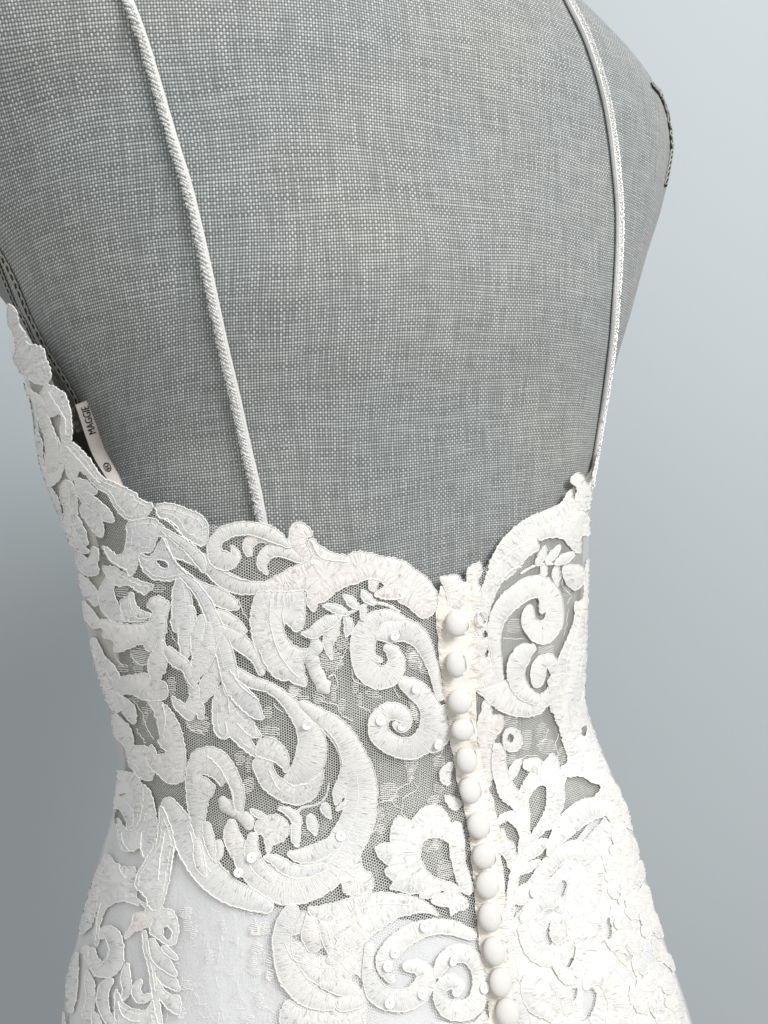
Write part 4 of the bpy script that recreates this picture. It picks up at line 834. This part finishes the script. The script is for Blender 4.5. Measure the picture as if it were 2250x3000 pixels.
# ------------------------------------------------------------------ woven label
lab = np.array([(722,955,66,2.6),(742,1010,66,3.2),(770,1110,62,4.2),(815,1250,60,5.0),(872,1400,60,4.6),(945,1530,58,3.6),(1010,1640,52,2.6),(1060,1740,40,1.6)], float)
lab[:, :2] = lab[:, :2]/3+np.array(T1); lab[:, 2] /= 3
LQ = resample(catmull(lab, 8), 4.0); LT = np.gradient(LQ[:, :2], axis=0); LT /= np.linalg.norm(LT, axis=1)[:, None]; LN = np.stack([-LT[:, 1], LT[:, 0]], 1)   # LN: left-to-right flipped below
LN = -LN                                                                    # toward the right edge of the ribbon
LS = np.r_[0, np.cumsum(np.linalg.norm(np.diff(LQ[:, :2], axis=0), axis=1))]
def lab_pt(s, t, extra=0.0):                                                # s along from the top, t in -1..1 left to right
    x, y = [np.interp(s, LS, LQ[:, j]) for j in (0, 1)]; hw = np.interp(s, LS, LQ[:, 2]); e = np.interp(s, LS, LQ[:, 3])
    nx, ny = np.interp(s, LS, LN[:, 0]), np.interp(s, LS, LN[:, 1])
    p, nn = hit(x, y, BV_T); d = right*nx-up*ny; dist = (p-CAM)@fwd
    tw = CAM-p; tw /= np.linalg.norm(tw); side = d-tw*.25
    return p+tw*(e*.0016+extra)+side*(t*hw*dist/F_PX)
ns = 50; V = [lab_pt(s, t, .0003*(1-t*t)-(.0002 if q else 0)) for q in (0, 1) for s in np.linspace(0, LS[-1], ns) for t in np.linspace(-1, 1, 7)]
Fc = grid_faces(ns, 7, False); Fc = Fc+[tuple(ns*7+i for i in f[::-1]) for f in Fc]
label = gpart('woven_label', V, Fc, RIBBON); label['label'] = 'folded satin ribbon label with black lettering'
V, Fc = tube([lab_pt(s, .93, .0002) for s in np.linspace(0, LS[-1], 40)], .00012, 5); gpart('label_selvedge', V, Fc, RIBBON, None, label)
V, Fc = tube([lab_pt(s, -.93, .0002) for s in np.linspace(0, LS[-1], 40)], .00012, 5); gpart('label_selvedge', V, Fc, RIBBON, None, label)
# the folded-back end behind it
fb = [(690,975),(668,1010),(655,1070),(660,1130),(700,1180),(740,1200)]
q = resample(catmull(PX(fb, T1), 6), 4.0); V = []
for x, y in q:
    p, nn = hit(x, y, BV_T)
    for t in (-1, 0, 1): V.append(p-fwd*.0012+right*t*.0022+up*t*.0012)
gpart('label_fold', V, grid_faces(len(q), 3, False), RIBBON, None, label)
def lettering(txt, s0, s1, t0, t1, bold=0.0):
    cu = bpy.data.curves.new('lettering', 'FONT'); cu.body = txt; cu.offset = bold; cu.resolution_u = 3; to = bpy.data.objects.new('lettering', cu); col.objects.link(to)
    dg = bpy.context.evaluated_depsgraph_get(); me = to.evaluated_get(dg).to_mesh(); vs = np.array([v.co[:] for v in me.vertices]); fs = [tuple(p.vertices) for p in me.polygons]; to.to_mesh_clear()
    col.objects.unlink(to); bpy.data.objects.remove(to); bpy.data.curves.remove(cu)
    x0, x1 = vs[:, 0].min(), vs[:, 0].max(); y0, y1 = vs[:, 1].min(), vs[:, 1].max()
    V = [lab_pt(s0+(s1-s0)*(v[0]-x0)/(x1-x0), t0+(t1-t0)*(v[1]-y0)/(y1-y0), .00045) for v in vs]
    gpart('lettering', V, fs, INK, None, label, False)
    ds = abs(s1-s0)/max(1, len(txt))*.07
    V = [lab_pt(s0+ds+(s1-s0)*(v[0]-x0)/(x1-x0), t0+(t1-t0)*(v[1]-y0)/(y1-y0), .00048) for v in vs]; gpart('lettering', V, fs, INK, None, label, False)
lettering('MAGGIE', 97, 14, .62, -.42, .0)
lettering('\u00ae', 218, 190, .55, -.50, .0)
